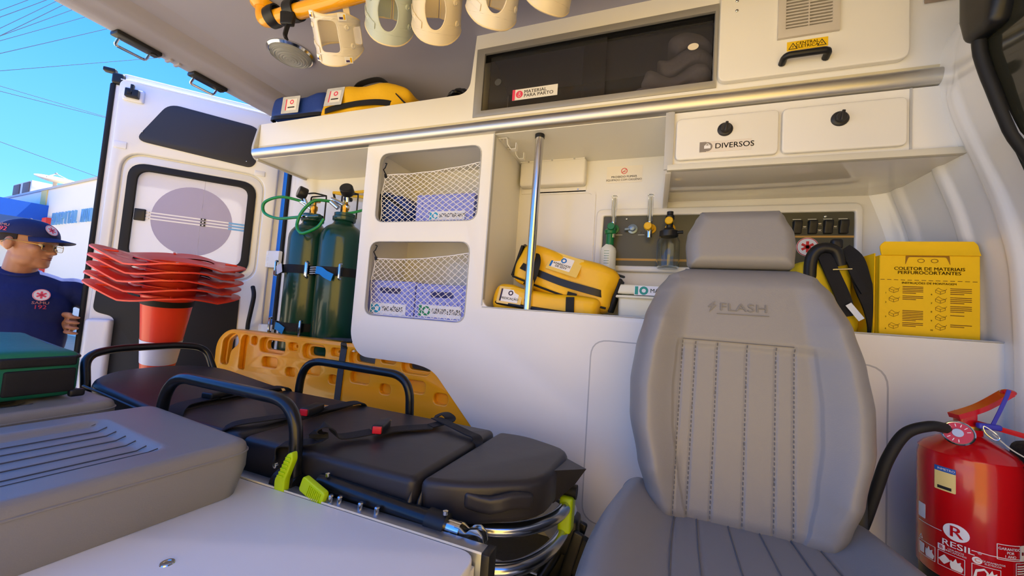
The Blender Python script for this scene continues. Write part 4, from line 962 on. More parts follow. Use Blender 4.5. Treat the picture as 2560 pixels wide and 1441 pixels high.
B().lathe([(.0, .0), (.036, .0), (.042, .006), (.042, .105), (.034, .122), (.030, .128), (.028, .128), (.032, .120), (.0395, .103), (.0395, .008), (.034, .003), (.0, .003)], 30, T(.045, 1.575, 1.152), cap=False).obj('glass_body', JG, jr)
l_ = B().lathe([(0, .124), (.033, .124), (.034, .128), (.034, .146), (.022, .15), (.018, .158), (0, .158)], 24, T(.045, 1.575, 1.152)).obj('lid', BLACK, jr)
B().cyl((.055, 1.565, 1.29), (.095, 1.56, 1.292), .006, n=10).obj('spout', BLACK, l_)
B().lathe([(.012, .15), (.012, .19), (.016, .195), (.016, .21), (.012, .213), (.012, .226), (0, .228)], 14, T(.047, 1.585, 1.152)).obj('regulator', BLACK, jr)
B().lathe([(.013, 0), (.015, .003), (.015, .015), (.012, .018), (0, .018)], 14, FY(.043, 1.570, 1.337)).obj('control_knob', YO, jr)
# ================================================================== harness bag behind the seat, boxes
hbag = thing('harness_bag', 'yellow and black bag with straps and buckle standing behind the seat', 'bag', (.50, 1.45, .93))
m3 = T(.495, 1.47, 1.055) @ rot('Y', -8)
B().soft((.13, .17, .25), .04, 8, wr(.006, .004), m3).obj('bag_body', mat('bright yellow fabric', 'e2c416', .6, var=.1, bump=.4, bscale=40, dist=.004), hbag)
B().ribbon(smooth([(.525, 1.40, 1.20), (.55, 1.385, 1.165), (.565, 1.375, 1.09), (.585, 1.372, 1.03), (.597, 1.375, .98), (.60, 1.38, .935)], 6), .042, .008, (0, -1, 0)).obj('shoulder_strap', WEB, hbag)
B().ribbon(smooth([(.47, 1.39, 1.20), (.49, 1.375, 1.13), (.515, 1.370, 1.06), (.53, 1.37, 1.0)], 6), .035, .008, (0, -1, 0)).obj('shoulder_strap', WEB, hbag)
B().ribbon(smooth([(.535, 1.37, 1.14), (.55, 1.365, 1.10), (.565, 1.365, 1.07)], 6), .018, .006, (0, -1, 0)).obj('shoulder_strap', WEB, hbag)
B().tube(smooth([(.445, 1.40, 1.10), (.445, 1.39, 1.17), (.465, 1.385, 1.20), (.50, 1.385, 1.195), (.515, 1.39, 1.15)], 6), .017, 10).obj('black_handle', BLACK, hbag)
B().soft((.03, .02, .03), .008, 3, None, T(.505, 1.385, 1.215)).obj('clip', BLACK, hbag)
B().tube(fil([(.49, 1.368, 1.135), (.535, 1.366, 1.138)], 0), .003, 6).obj('slide_bar', STEEL, hbag)
rf = B().ribbon([(.525, 1.360, 1.035), (.556, 1.360, .992)], .016, .004, (0, -1, 0)).obj('metal_tag', STEEL, hbag)
bx = thing('sharps_box', 'yellow cardboard sharps container with assembly instructions printed on its front', 'box', (.695, 1.40, .93))
BRN = mat('brown print', '6b3d08', .6)
B().box(.590, .797, 1.348, 1.50, .931, 1.177, .0015, 1).obj('carton', YCARD, bx)
def lidf(u, v):
    p = V((.592 + .204 * u, 1.346 + .008 * v + .004 * math.sin(pi * v), 1.176 + .040 * v)); k = .010 * max(0, (v - .6) / .4) ** 2
    p.x += k * (1 - 2 * u); return p
B().sheet(lidf, 8, 6, -.003).obj('lid_flap', YCARD, bx)
m = FY(0, 1.3478, 0)
hf = B().plate([fil([(.646, 1.178, 0), (.736, 1.178, 0), (.738, 1.150, 0), (.730, 1.172, 0), (.652, 1.172, 0), (.645, 1.150, 0)], .004, 3, True)], .0006, m).obj('hand_slot', mat('cut card edge', '9a6a08', .7), bx)
tx = B().text('COLETOR DE MATERIAIS\nPERFUROCORTANTES', .0125, FY(.694, 1.3470, 1.134), .010, 'CENTER', 1.05, line=.88); tx.obj('lettering', BRN, bx)
B().text('INSTRUÇÕES DE MONTAGEM', .0075, FY(.694, 1.3470, 1.100), .014, 'CENTER', 1.12).obj('lettering', BRN, bx)
for k in range(14): B().box(.592 + k * .0146, .592 + k * .0146 + .009, 1.3472, 1.3478, 1.1075, 1.1088).obj('dash', BRN, bx)
b = B(); pr_ = B()
def cartoon(cx_, cz, k):
    s_ = .010
    q = [(-s_, -s_ * .2), (0, -s_ * .7), (s_, -s_ * .2), (s_, s_ * .4), (0, 0), (-s_, s_ * .4)]
    o = [V((cx_ + a, cz + c, 0)) for a, c in q]
    for a, c in ((0, 1), (1, 2), (2, 3), (3, 4), (4, 5), (5, 0), (1, 4)):
        pr_.tube([(o[a].x, 1.3472, o[a].y), (o[c].x, 1.3472, o[c].y)], .0004, 4)
    for a, c in (((-s_, s_ * .4), (-s_ * .4, s_ * (.9 + .1 * (k % 3)))), ((-s_ * .4, s_ * (.9 + .1 * (k % 3))), (s_ * .3, s_ * .5)), ((s_, s_ * .4), (s_ * 1.3, s_ * .8)), ((s_ * .3, s_ * .5), (s_, s_ * .4))):
        pr_.tube([(cx_ + a[0], 1.3472, cz + a[1]), (cx_ + c[0], 1.3472, cz + c[1])], .0004, 4)
rows = [(1.079, 5), (1.053, 3), (1.013, 7), (.980, 3)]
for i, (z, nl) in enumerate(rows):
    cartoon(.621, z, i); B().text(str(i + 1), .006, FY(.604, 1.3471, z - .008), .01).obj('lettering', BRN, bx)
    for j in range(nl):
        w_ = .043 * (1 - .35 * (j == nl - 1)); b.box(.640, .640 + w_, 1.3473, 1.3478, z + .010 - j * .0044, z + .0118 - j * .0044)
rows = [(1.079, 4, '6'), (1.055, 4, '7'), (1.032, 4, '8'), (1.008, 1, '9'), (.983, 2, '10')]
for i, (z, nl, s_) in enumerate(rows):
    cartoon(.718, z, i + 1); B().text(s_, .006, FY(.700, 1.3471, z - .008), .01).obj('lettering', BRN, bx)
    for j in range(nl):
        w_ = .042 * (1 - .35 * (j == nl - 1)); b.box(.738, .738 + w_, 1.3473, 1.3478, z + .008 - j * .0048, z + .0098 - j * .0048)
b.obj('print_lines', BRN, bx, kind='stuff'); pr_.obj('instruction_drawings', BRN, bx, kind='stuff')
b = B(); 
for dx in (-.012, .016): b.tube(smooth([(.69 + dx + .007 * math.cos(a), 1.3472, 1.162 + .005 * math.sin(a)) for a in [k * pi / 4 for k in range(8)]], 3, True), .0006, 4, True)
b.obj('slot_drawing', BRN, bx, kind='stuff')
bx2 = thing('cardboard_carton', 'second yellow cardboard carton half hidden behind the sharps box', 'box', (.60, 1.53, .93))
B().box(.552, .640, 1.512, 1.62, .931, 1.19, .0015, 1).obj('carton_body', YCARD, bx2)
def fl2(u, v): return V((.552 + .034 * u, 1.512 - .145 * u, .935 + .235 * v + .015 * u * v))
B().sheet(fl2, 4, 4, .003).obj('side_flap', YCARD, bx2)
fm_ = frame((.574, 1.444, 1.10), (.028, -.13, 0), (0, 0, 1))
B().text('Max', .026, fm_ @ T(-.01, .02, .001), .02, 'CENTER', 1.0).obj('lettering', BRN, bx2)
b = B()
for k in range(8): b.box(-.055 + k * .015, -.047 + k * .015, -.0085, -.007, .0005, .0012, m=fm_)
for k in range(3): b.box(-.04, .03 - k * .01, -.03 - k * .010, -.026 - k * .010, .0005, .0012, m=fm_)
b.obj('print_lines', BRN, bx2, kind='stuff')

# ================================================================== fire extinguisher
ex = thing('fire_extinguisher', 'red fire extinguisher with black hose and red levers beside the attendant seat', 'fire extinguisher', (.640, 1.118, .44))
EX = mat('red enamel', 'c20d14', .22, var=.03, coat=.5)
C0 = V((.640, 1.118, 0)); RB = .0745
B().lathe([(0, .465), (RB - .006, .465), (RB, .472), (RB, .700), (RB - .002, .712), (RB - .001, .716), (RB - .010, .728), (RB - .030, .742), (.028, .752), (.022, .756), (.022, .768), (0, .768)], 48, T(C0.x, C0.y, 0)).obj('tank', EX, ex, sharp=45)
B().lathe([(RB - .01, .30), (RB - .004, .31), (RB - .004, .466), (0, .466)], 36, T(C0.x, C0.y, 0)).obj('skirt', BLACK, ex)
vb = B().lathe([(.020, .764), (.020, .782), (.014, .786), (.014, .80)], 18, T(C0.x, C0.y, 0)).obj('valve_body', BRASS, ex)
gd = (C0 * -1).normalized(); gd = V((gd.x, gd.y, .25)).normalized()
gu = V((0, 0, 1)).cross(gd).normalized(); gv = gd.cross(gu)
gm = frame((.596, 1.066, .762), gu, gv)
g = B().lathe([(0, 0), (.022, 0), (.024, .003), (.024, .012), (.022, .014), (.0205, .013)], 26, gm).obj('gauge', CHROME, vb)
B().lathe([(0, .0128), (.0205, .0128), (.0205, .0134), (0, .0134)], 26, gm).obj('gauge_face', mat('red gauge face', 'c8313a', .4), g)
B().lathe([(0, .0135), (.008, .0135), (.008, .016), (0, .016)], 16, gm).obj('gauge_hub', mat('satin hub', 'b9b4ae', .45, .7), g)
b = B()
for k in range(10):
    a = k * .5 + .3; b.box(.0125, .018, -.0006, .0006, .0135, .0138, m=gm @ rot('Z', math.degrees(a)))
b.obj('gauge_print', CARD, g, kind='stuff')
def lever(p0, p1, p2, w0, w1, nm):
    return B().ribbon(smooth([p0, p1, p2], 8), w0, .010, (0, 0, 1)).obj(nm, EX, vb)
lever((.600, 1.085, .794), (.650, 1.10, .816), (.700, 1.115, .850), .022, .02, 'top_lever')
B().ball((.701, 1.1155, .851), (.012, .012, .007), n=8).obj('lever_tip', EX, vb)
lever((.630, 1.10, .786), (.70, 1.10, .772), (.76, 1.10, .757), .022, .02, 'carry_handle')
B().soft((.03, .022, .03), .005, 3, None, T(.625, 1.098, .79)).obj('lever_bracket', EX, vb)
B().cyl((.612, 1.09, .771), (.572, 1.062, .770), .009, n=14).obj('hose_ferrule', CHROME, ex)
B().tube(smooth([(.575, 1.064, .770), (.543, 1.05, .772), (.505, 1.05, .750), (.475, 1.045, .695), (.460, 1.05, .63), (.447, 1.06, .56), (.44, 1.08, .50)], 8), .0105, 12).obj('hose', RUBBER, ex)
PURP = mat('violet plastic', '3a3aa8', .4)
ti = B().ribbon([(.652, 1.075, .783), (.662, 1.073, .815), (.672, 1.073, .845), (.676, 1.073, .860)], .006, .0018, (0, -1, 0)).obj('seal_tie', PURP, vb)
B().soft((.036, .012, .012), .004, 3, None, T(.648, 1.076, .782)).obj('seal_block', PURP, ti)
B().tube(smooth([(.637, 1.07, .783), (.648, 1.062, .774), (.654, 1.06, .764), (.648, 1.062, .760), (.638, 1.068, .770)], 6, True), .0011, 6, True).obj('pin_ring', STEEL, vb)
B().tube(smooth([(.65, 1.07, .770), (.67, 1.055, .745), (.70, 1.04, .728), (.735, 1.04, .724), (.77, 1.06, .735)], 6), .0012, 5).obj('seal_wire', mat('clear wire', 'cfcab8', .3), vb)
# printed labels wrapped round the tank
def wrap(b, x, z, w_, h, seg=8, off=.0006, ang0=None):
    'rect on the tank: x arc length from the line facing the camera'
    f = lambda u, v: V((C0.x + (RB + off) * math.sin(a0 + (x + w_ * u) / RB), C0.y - (RB + off) * math.cos(a0 + (x + w_ * u) / RB), z + h * v))
    b.sheet(f, seg, 1)
a0 = math.atan2(-C0.x, C0.y) * .55 - .22
def flat_on(b, x, z, fn_):
    a = a0 + x / RB; fn_(b, frame((C0.x + (RB + .0008) * math.sin(a), C0.y - (RB + .0008) * math.cos(a), z), (math.cos(a), math.sin(a), 0), (0, 0, 1)))
def wtext(s_, x, z, size, sx=1.0, bold=.012, name='lettering', material=CARD, par=ex):
    'text bent round the tank'
    t_ = B().text(s_, size, Mx.Identity(4), bold, 'CENTER', sx, .0002)
    bmesh.ops.triangulate(t_.b, faces=t_.b.faces)
    for v in t_.b.verts:
        a = a0 + (x + v.co.x) / RB; r_ = RB + .0018 + v.co.z; zz = z + v.co.y; zz += .018 if zz < .6 else 0; v.co = V((C0.x + r_ * math.sin(a), C0.y - r_ * math.cos(a), zz))
    return t_.obj(name, material, par)
def wplate(outs, x, z, material, name, par=ex, off=.0008, kind=None):
    t_ = B()
    for o in outs if isinstance(outs[0], list) else [outs]:
        pass
    t_.plate(outs, .0002)
    bmesh.ops.triangulate(t_.b, faces=t_.b.faces)
    for q in range(2): bmesh.ops.subdivide_edges(t_.b, edges=[e_ for e_ in t_.b.edges if e_.calc_length() > .008], cuts=1); bmesh.ops.triangulate(t_.b, faces=t_.b.faces)
    for v in t_.b.verts:
        a = a0 + (x + v.co.x) / RB; r_ = RB + off + v.co.z; zz = z + v.co.y; zz += .018 if zz < .6 else 0; v.co = V((C0.x + r_ * math.sin(a), C0.y - r_ * math.cos(a), zz))
    return t_.obj(name, material, par, kind=kind)
yl = wplate([rrect(-.016, .016, -.024, .024, .002)], -.032, .665, mat('pale yellow label', 'efd98a', .4), 'inspection_label')
wplate([rrect(-.016, .016, .014, .024, .001)], -.032, .665, mat('blue band', '2a5fb0', .4), 'label_band', yl, .0011)
wtext('INMETRO', -.030, .684, .006, 1.0, .01, par=yl)
wplate([rrect(-.011, .010, -.021, -.015, .0005)], -.032, .665, NAVYINK, 'label_bar', yl, .0011)
wl = wplate([rrect(-.008, .012, -.016, .014, .002)], -.078, .565, CARD, 'white_label')
el_ = circ(0, 0, .018, 26, .0165); wplate([el_], -.016, .548, CARD, 'logo_oval')
wtext('R', -.016, .548, .030, 1.05, .03, 'logo_letter', EX)
wtext('RESIL', -.014, .522, .0165, 1.15, .02); wtext('®', .014, .524, .007)
for x0, x1, z0, z1 in ((-.085, -.036, .5405, .5415), (.004, .10, .5245, .5258)): wplate([rrect(x0, x1, z0, z1, .0002)], 0, 0, CARD, 'border_line')
wplate([rrect(.036, .076, .522, .551, .001), rrect(.0372, .0748, .5232, .5498, .001)], 0, 0, CARD, 'border_line'); wtext('GARANTIDO\nPOR\n1 ANO', .056, .5365, .0068, .92, .02)
tl = wplate([rrect(.077, .104, .522, .551, .001)], 0, 0, CARD, 'white_label')
for k in range(4): wplate([rrect(.079 + k * .006, .0835 + k * .006, .533, .539, .0003)], 0, 0, mat('maroon print', '7a1520', .5), 'date_square', tl, .0011)
for k, (x, s_) in enumerate(((-.066, 'A'), (-.024, 'B'), (.022, 'C'))):
    x0 = x - .018; wplate([rrect(x0, x0 + .038, .4725, .502, .0006), rrect(x0 + .0009, x0 + .0371, .4734, .5011, .0005)], 0, 0, CARD, 'border_line')
    if s_ == 'A': wplate([[V((x0 + .002, .505, 0)), V((x0 + .012, .505, 0)), V((x0 + .007, .514, 0))], [V((x0 + .004, .5062, 0)), V((x0 + .010, .5062, 0)), V((x0 + .007, .512, 0))]], 0, 0, CARD, 'class_mark')
    elif s_ == 'B': wplate([rrect(x0 + .000, x0 + .011, .504, .515, .001)], 0, 0, CARD, 'class_mark'); wtext('B', x0 + .0055, .5095, .010, 1, .02, 'lettering', EX)
    else: wplate([circ(x0 + .007, .5095, .0065, 20)], 0, 0, CARD, 'class_mark'); wtext('C', x0 + .007, .5095, .010, 1, .02, 'lettering', EX)
    if s_ == 'B': wtext('LÍQUIDOS\nINFLAMÁVEIS', x0 + .026, .5095, .0045, 1.05, .015)
    if s_ == 'C': wtext('EQUIPAMENTOS\nELÉTRICOS', x0 + .027, .5095, .0045, 1.0, .015)
    fl = fil([(.020, .475, 0), (.034, .475, 0), (.036, .483, 0), (.032, .488, 0), (.033, .494, 0), (.028, .490, 0), (.026, .498, 0), (.022, .489, 0), (.019, .492, 0), (.018, .482, 0)], .0015, 2, True)
    wplate([[p + V((x0, 0, 0)) for p in fl]], 0, 0, CARD, 'flame_mark')
    ob_ = {'A': [(.004, .477), (.015, .477), (.016, .497), (.003, .497)], 'B': [(.001, .485), (.010, .478), (.019, .489), (.010, .497)], 'C': [(.002, .476), (.006, .476), (.007, .488), (.016, .494), (.020, .488), (.022, .491), (.016, .498), (.005, .492), (.003, .482)]}[s_]
    wplate([fil([(x0 + a, c, 0) for a, c in ob_], .001, 2, True)], 0, 0, CARD, 'pictogram')
wplate([rrect(.066, .106, .472, .519, .001), rrect(.067, .105, .473, .518, .001)], 0, 0, CARD, 'border_line')
for k in range(9): wplate([rrect(.069, .103 - .006 * (k % 3), .476 + k * .0045, .4782 + k * .0045, .0003)], 0, 0, CARD, 'print_line')
B().box(.60, .70, 1.19, 1.318, .30, .33, .003).obj('mount_bracket', BLACK, ex)
B().soft((.095, .30, .80), .03, 5, wr(.004, .004), T(.772, 1.03, .352)).obj('soft_case', mat('black ribbed fabric', '191512', .7, var=.2, bump=.6, bscale=120), None, 'black soft case standing against the bulkhead behind the extinguisher', 'case')
# ================================================================== ceiling rail, collars, lamp, bags on the shelf
YR = mat('yellow painted rail', 'eca50f', .25, coat=.5)
gr_ = thing('ceiling_grab_rail', 'yellow tubular grab rail under the roof, hung with cervical collars', 'grab rail', (-.5, .95, 2.05))
B().tube(fil([(-1.45, .95, 2.06), (-1.45, .95, 1.985), (.60, .95, 1.985), (.60, .95, 2.06)], .06, 8), .026, 18).obj('tube', YR, gr_)
for x in (-1.45, -.45, .60): B().lathe([(.045, 0), (.045, .008), (.03, .02)], 20, T(x, .95, 2.052) @ rot('X', 180)).obj('mount_flange', YR, gr_)
b = B().cyl((-.45, .95, 1.99), (-.45, .95, 2.05), .014); b.obj('support_post', YR, gr_)
# black clips with hook on the rail
for x, lab, hk in ((-1.385, 'black strap looped round the end of the yellow ceiling rail', 0), (-1.285, 'black strap with dangling hook on the yellow ceiling rail', 1)):
    t = thing('hanging_clip', lab, 'clip', (x, .95, 1.985))
    b = B().lathe([(.030, -.022), (.036, -.022), (.038, 0), (.036, .022), (.030, .022), (.028, 0)], 24, T(x, .95, 1.992) @ rot('Y', 82 + 10 * hk), cap=False); b.obj('loop', BLACK, t)
    if hk:
        B().soft((.05, .02, .05), .006, 3, lambda v: V((v.x * (1 + 4 * v.z), v.y, v.z)), T(x, .93, 1.945) @ rot('Z', 20)).obj('clamp', BLACK, t)
        B().ribbon(fil([(x + .005, .93, 1.925), (x - .002, .93, 1.905), (x - .006, .93, 1.885), (x + .004, .93, 1.868)], .006, 3), .014, .006, (1, 0, 0)).obj('hook', BLACK, t)
def collar(x, y, z, yaw, tilt, label, material, win=False):
    t = thing('cervical_collar', label, 'cervical collar', m=T(x, y, z) @ rot('Z', yaw) @ rot('X', tilt), group='cervical collars on the ceiling rail')
    # flat layout: s round the neck (0 = front), t up; bent round a vertical oval
    L = .235; rx, ry = .072, .084
    up = [(-L, .030), (-.17, .034), (-.11, .046), (-.06, .060), (-.03, .056), (0, .052), (.03, .056), (.06, .060), (.11, .046), (.17, .034), (L, .030)]
    lo = [(-L, -.034), (-.17, -.038), (-.12, -.048), (-.08, -.066), (-.04, -.084), (0, -.089), (.04, -.084), (.08, -.066), (.12, -.048), (.17, -.038), (L, -.034)]
    out_ = smooth([(a, c, 0) for a, c in up], 3) + smooth([(a, c, 0) for a, c in lo], 3)[::-1]
    hs = [circ(0, -.004, .033, 28, .050)]
    if win: hs = [rrect(-.034, .034, -.052, .040, .018), rrect(.085, .135, -.030, .026, .012), rrect(-.135, -.085, -.030, .026, .012)]
    def bp_(p, off=0.0):
        a = 2 * pi * p.x / (2 * L) * .985; fl = 1 + off / .075 + 1.1 * max(0, abs(p.y) - .03)
        return V((rx * fl * math.sin(a), -ry * fl * math.cos(a), p.y))
    b = B().plate([out_] + hs, .0035, None, .0008)
    bmesh.ops.triangulate(b.b, faces=b.b.faces)
    for q in range(3):
        bmesh.ops.subdivide_edges(b.b, edges=[e_ for e_ in b.b.edges if abs(e_.verts[0].co.x - e_.verts[1].co.x) > .012], cuts=1); bmesh.ops.triangulate(b.b, faces=b.b.faces)
    for v in b.b.verts: v.co = bp_(v.co, v.co.z)
    body = b.obj('shell', material, t, local=True, sharp=60)
    for h_ in hs: B().tube([bp_(p, .002) for p in h_], .0022, 6, True).obj('hole_rim', material, body, local=True)
    B().tube([bp_(p, .0015) for p in out_], .0030, 6, True).obj('foam_edge', mat('cream foam', 'e3cfa6', .8), body, local=True)
    for s_, q in ((-.062, .022), (.062, .022), (-.075, -.030), (.075, -.030)):
        p = bp_(V((s_, q, 0)), .003); nrm = V((p.x / rx ** 2, p.y / ry ** 2, 0)).normalized()
        B().lathe([(.0085, 0), (.0085, .003), (.005, .0045), (.004, .003)], 14, T(*p) @ nrm.to_track_quat('Z', 'Y').to_matrix().to_4x4()).obj('snap_button', material, body, local=True)
    b = B().sheet(lambda u, v: bp_(V((-.115 + .075 * u, -.020 + .016 * v - .035 * u, 0)), .006), 8, 2, .002); b.obj('side_tab', material, body, local=True)
    p = bp_(V((L * .97, 0, 0)))
    B().ribbon(smooth([p + V((0, 0, .02)), p + V((0, -.005, .08)), V((p.x, p.y - .03, 2.016 - z)), V((p.x, p.y - .06, 1.985 - z))], 5), .022, .003, (0, 1, 0)).obj('hanging_strap', MATS['cream foam'], body, local=True)
    if win:
        for s_ in (-.05, .052):
            for q, c in ((-.070, 'violet ink'), (.050, 'violet ink')):
                mm = bp_(V((s_, q, 0)), .005); nrm = V((mm.x / rx ** 2, mm.y / ry ** 2, 0)).normalized(); fm = T(*mm) @ nrm.to_track_quat('Z', 'Y').to_matrix().to_4x4()
                l_ = B().box(-.013, .013, -.010, .010, -.001, .001, m=fm).obj('size_label', CARD, body, local=True)
                B().box(-.010, .002, -.006, .0, .0011, .0018, m=fm).obj('label_print', mat('violet ink', '45386e', .5), l_, local=True)
                B().box(.004, .010, -.007, .007, .0011, .0018, m=fm).obj('label_print', YO, l_, local=True)
    return t
CW = mat('ivory collar plastic', 'ddd3c2', .35, coat=.2, sss=0); CG = mat('grey green collar plastic', 'b3bcb4', .35, coat=.2); CY = mat('cream collar plastic', 'd8c9ac', .38, coat=.2)
collar(-1.06, .95, 1.862, 22, 40, 'ivory cervical collar with square windows and printed size labels, next to the black hook', CW, True)
collar(-.845, .95, 1.900, 36, 42, 'grey-green cervical collar on the yellow ceiling rail', CG)
collar(-.665, .95, 1.868, 30, 42, 'cream cervical collar with a round opening beside the grey-green one', CY)
collar(-.475, .95, 1.872, 34, 38, 'ivory cervical collar hanging between two cream ones', CW)
collar(-.310, .95, 1.878, 40, 36, 'cream cervical collar nearest the smoked glass locker', CY)
# dome lamp in the roof lining
lp = thing('dome_lamp', 'round ribbed clear dome lamp fitted in the roof lining, unlit', 'lamp', (-1.605, 1.195, 2.05))
B().lathe([(.098, 0), (.098, .006), (.090, .014), (.084, .012)], 40, T(-1.605, 1.195, 2.055) @ rot('X', 180)).obj('rim', CHROME, lp)
LENS = mat('ribbed lens', 'c9cccf', .12, trans=.55, ior=1.3, var=.0)
pr2 = [(.086 * math.sin(q), .010 + .026 * math.cos(q) + .0022 * math.sin(k * 2.4)) for k, q in enumerate([pi / 2 * (1 - i / 30) for i in range(31)])]
B().lathe(pr2, 40, T(-1.605, 1.195, 2.055) @ rot('X', 180)).obj('lens', LENS, lp, sharp=80)
B().lathe([(.07, .004), (.03, .012), (.0, .014)], 24, T(-1.605, 1.195, 2.055) @ rot('X', 180)).obj('reflector', GREYP, lp)
for k in range(17):
    a = 2 * pi * k / 17; B().tube([(-1.605 + .085 * math.cos(a), 1.195 + .085 * math.sin(a), 2.043), (-1.605 + .05 * math.cos(a), 1.195 + .05 * math.sin(a), 2.026)], .0018, 5).obj('lens_rib', LENS, lp)
# grey tray fixed beside the electrical cabinet
B().box(.665, .74, 1.30, 1.318, 1.875, 1.93, .003).obj('junction_cover', mat('taupe plastic', 'a58f7c', .5), None, 'small taupe cover plate beside the electrical cabinet door', 'cover plate')
# bags on the shelf
bb = thing('birth_kit_pouch', 'blue nylon pouch with black base at the rear end of the overhead shelf', 'pouch', (-1.75, 1.42, 1.712))
mb = T(-1.745, 1.425, 1.85) @ rot('Z', 4)
B().soft((.36, .14, .125), .03, 8, wr(.006, .006), mb @ T(0, 0, .058)).obj('pouch_body', BLUF, bb)
B().soft((.35, .13, .13), .03, 6, wr(.006, .004), mb @ T(0, 0, -.07)).obj('pouch_base', mat('shiny black vinyl', '101013', .2, bump=.5, bscale=30, dist=.006), bb)
B().ribbon(smooth([mb @ V(p) for p in ((-.175, -.03, .006), (-.15, -.073, .004), (0, -.078, 0), (.15, -.073, .004), (.175, -.03, .006))], 5), .018, .005, (0, -1, 0)).obj('zip', BLACK, bb)
PKP = PINK
lm = mb @ frame((-.03, -.079, .062), (1, 0, 0), (0, .05, 1))
B().plate([rrect(-.055, .055, -.045, .045, .004)], .001, lm).obj('clear_pocket', mat('clear silver pocket', 'c9cbd2', .12, var=.2, nscale=40), bb)
label_card(bb, lm @ T(.005, 0, .001), .07, .06, '', .01, PKP, PKP)
yb2 = thing('birth_kit_bag', 'yellow nylon bag with black zip and black carry strap on the overhead shelf', 'bag', (-1.32, 1.43, 1.712))
my = T(-1.325, 1.435, 1.845) @ rot('Z', 3)
def yfn(v):
    q = v.x / .245; top = v.z > 0
    z = v.z * (1 - (.38 * max(0, q) ** 2 if top else 0) - (.12 * max(0, -q) if top else 0)); return wr(.007, .006)(V((v.x, v.y, z)))
B().soft((.49, .16, .26), .035, 10, yfn, my).obj('bag_body', YELF, yb2)
B().ribbon(smooth([my @ V(p) for p in ((-.235, -.05, .0), (-.19, -.086, .004), (0, -.09, .018), (.15, -.087, .005), (.235, -.04, -.02))], 6), .026, .006, (0, -1, .05)).obj('zip', BLACK, yb2)
B().tube(smooth([my @ V(p) for p in ((-.24, -.02, -.04), (-.2, -.084, -.05), (0, -.088, -.035), (.2, -.084, -.05))], 6), .010, 8).obj('piping', BLACK, yb2)
B().ribbon(smooth([my @ V(p) for p in ((-.10, -.02, .13), (-.06, -.03, .155), (.04, -.03, .165), (.10, -.03, .135), (.16, -.06, .07), (.235, -.075, .0), (.29, -.06, -.04))], 6), .028, .005, None).obj('carry_strap', WEB, yb2)
B().soft((.12, .05, .05), .02, 4, None, my @ T(-.235, .05, .085)).obj('strap_pad', WEB, yb2)
lm = my @ frame((-.155, -.090, .066), (1, 0, 0), (0, .15, 1))
B().plate([rrect(-.052, .052, -.048, .048, .004)], .001, lm).obj('clear_pocket', MATS['clear silver pocket'], yb2)
label_card(yb2, lm @ T(.005, 0, .001), .068, .062, '', .01, PKP, PKP)
bi = thing('cable_bundle', 'bundle of shiny black cable on the overhead shelf beside the smoked glass locker', 'cable', (-.84, 1.42, 1.712))
b = B()
for k in range(5): B().tube([(-.83 + (.055 + .006 * k) * math.cos(a), 1.40 + .025 * math.sin(a * 2 + k) , 1.79 + .075 * math.sin(a) + .004 * k) for a in [2 * pi * i / 24 for i in range(24)]], .010, 8, True).obj('cable_loop', MATS['shiny black vinyl'], bi)
B().soft((.09, .06, .09), .02, 4, None, T(-.83, 1.42, 1.758)).obj('plug_block', BLACK, bi)
# folded linen seen through the smoked glass
LIN = mat('grey blue linen', 'b9b5b8', .8, var=.15, bump=.6, bscale=25, dist=.01)
for i, (x, z, w_, h, lab) in enumerate(((-.02, 1.745, .26, .055, 'crumpled grey linen at the bottom behind the smoked glass'), (.03, 1.80, .22, .055, 'folded grey linen in the middle of the stack behind smoked glass'), (.06, 1.86, .18, .06, 'folded grey linen near the top of the stack behind smoked glass'), (.08, 1.925, .13, .06, 'small grey wrapped bundle on top of the linen behind smoked glass'))):
    B().soft((w_, .20, h), .025, 8, lambda v, i=i: V((v.x + .012 * math.sin(v.z * 60 + i), v.y + .015 * math.sin(v.x * 37 + i * 2), v.z + .010 * math.sin(v.x * 41 + v.y * 23 + i))), T(x, 1.475, z)).obj('folded_linen', LIN, None, lab, 'linen', 'linen behind the smoked glass')
B().soft((.28, .18, .075), .02, 6, lambda v: V((v.x, v.y, v.z + .008 * math.sin(v.x * 33))), T(-.45, 1.50, 1.755)).obj('wrapped_pack', mat('dark grey pack', '54525a', .5, bump=.4, bscale=30, dist=.006), None, 'dark grey wrapped pack behind the labelled smoked glass door', 'pack')
# ================================================================== open rear door
FE = V((-2.652, 1.034, 0)); DU_ = V((.687, .7267, 0)).normalized()
DM = frame(FE, DU_, (0, 0, 1))          # local x from the free edge to the hinge, y up, z towards the camera
d1 = B()
doorl = fil([(0, -.15, 0), (.80, -.15, 0), (.80, 1.98, 0), (.70, 2.045, 0), (.03, 2.045, 0), (0, 2.02, 0)], [.02, .02, .05, .06, .03, .02], 5, True)
wino = rrect(.100, .660, 1.045, 1.585, .08, 7)
d1.plate([doorl, rrect(.110, .650, 1.055, 1.575, .07, 7)], .030, DM @ T(0, 0, -.05), .006, 2)
D = d1.obj('door_1', PAINT, kind='structure', label='open white rear door of the ambulance')
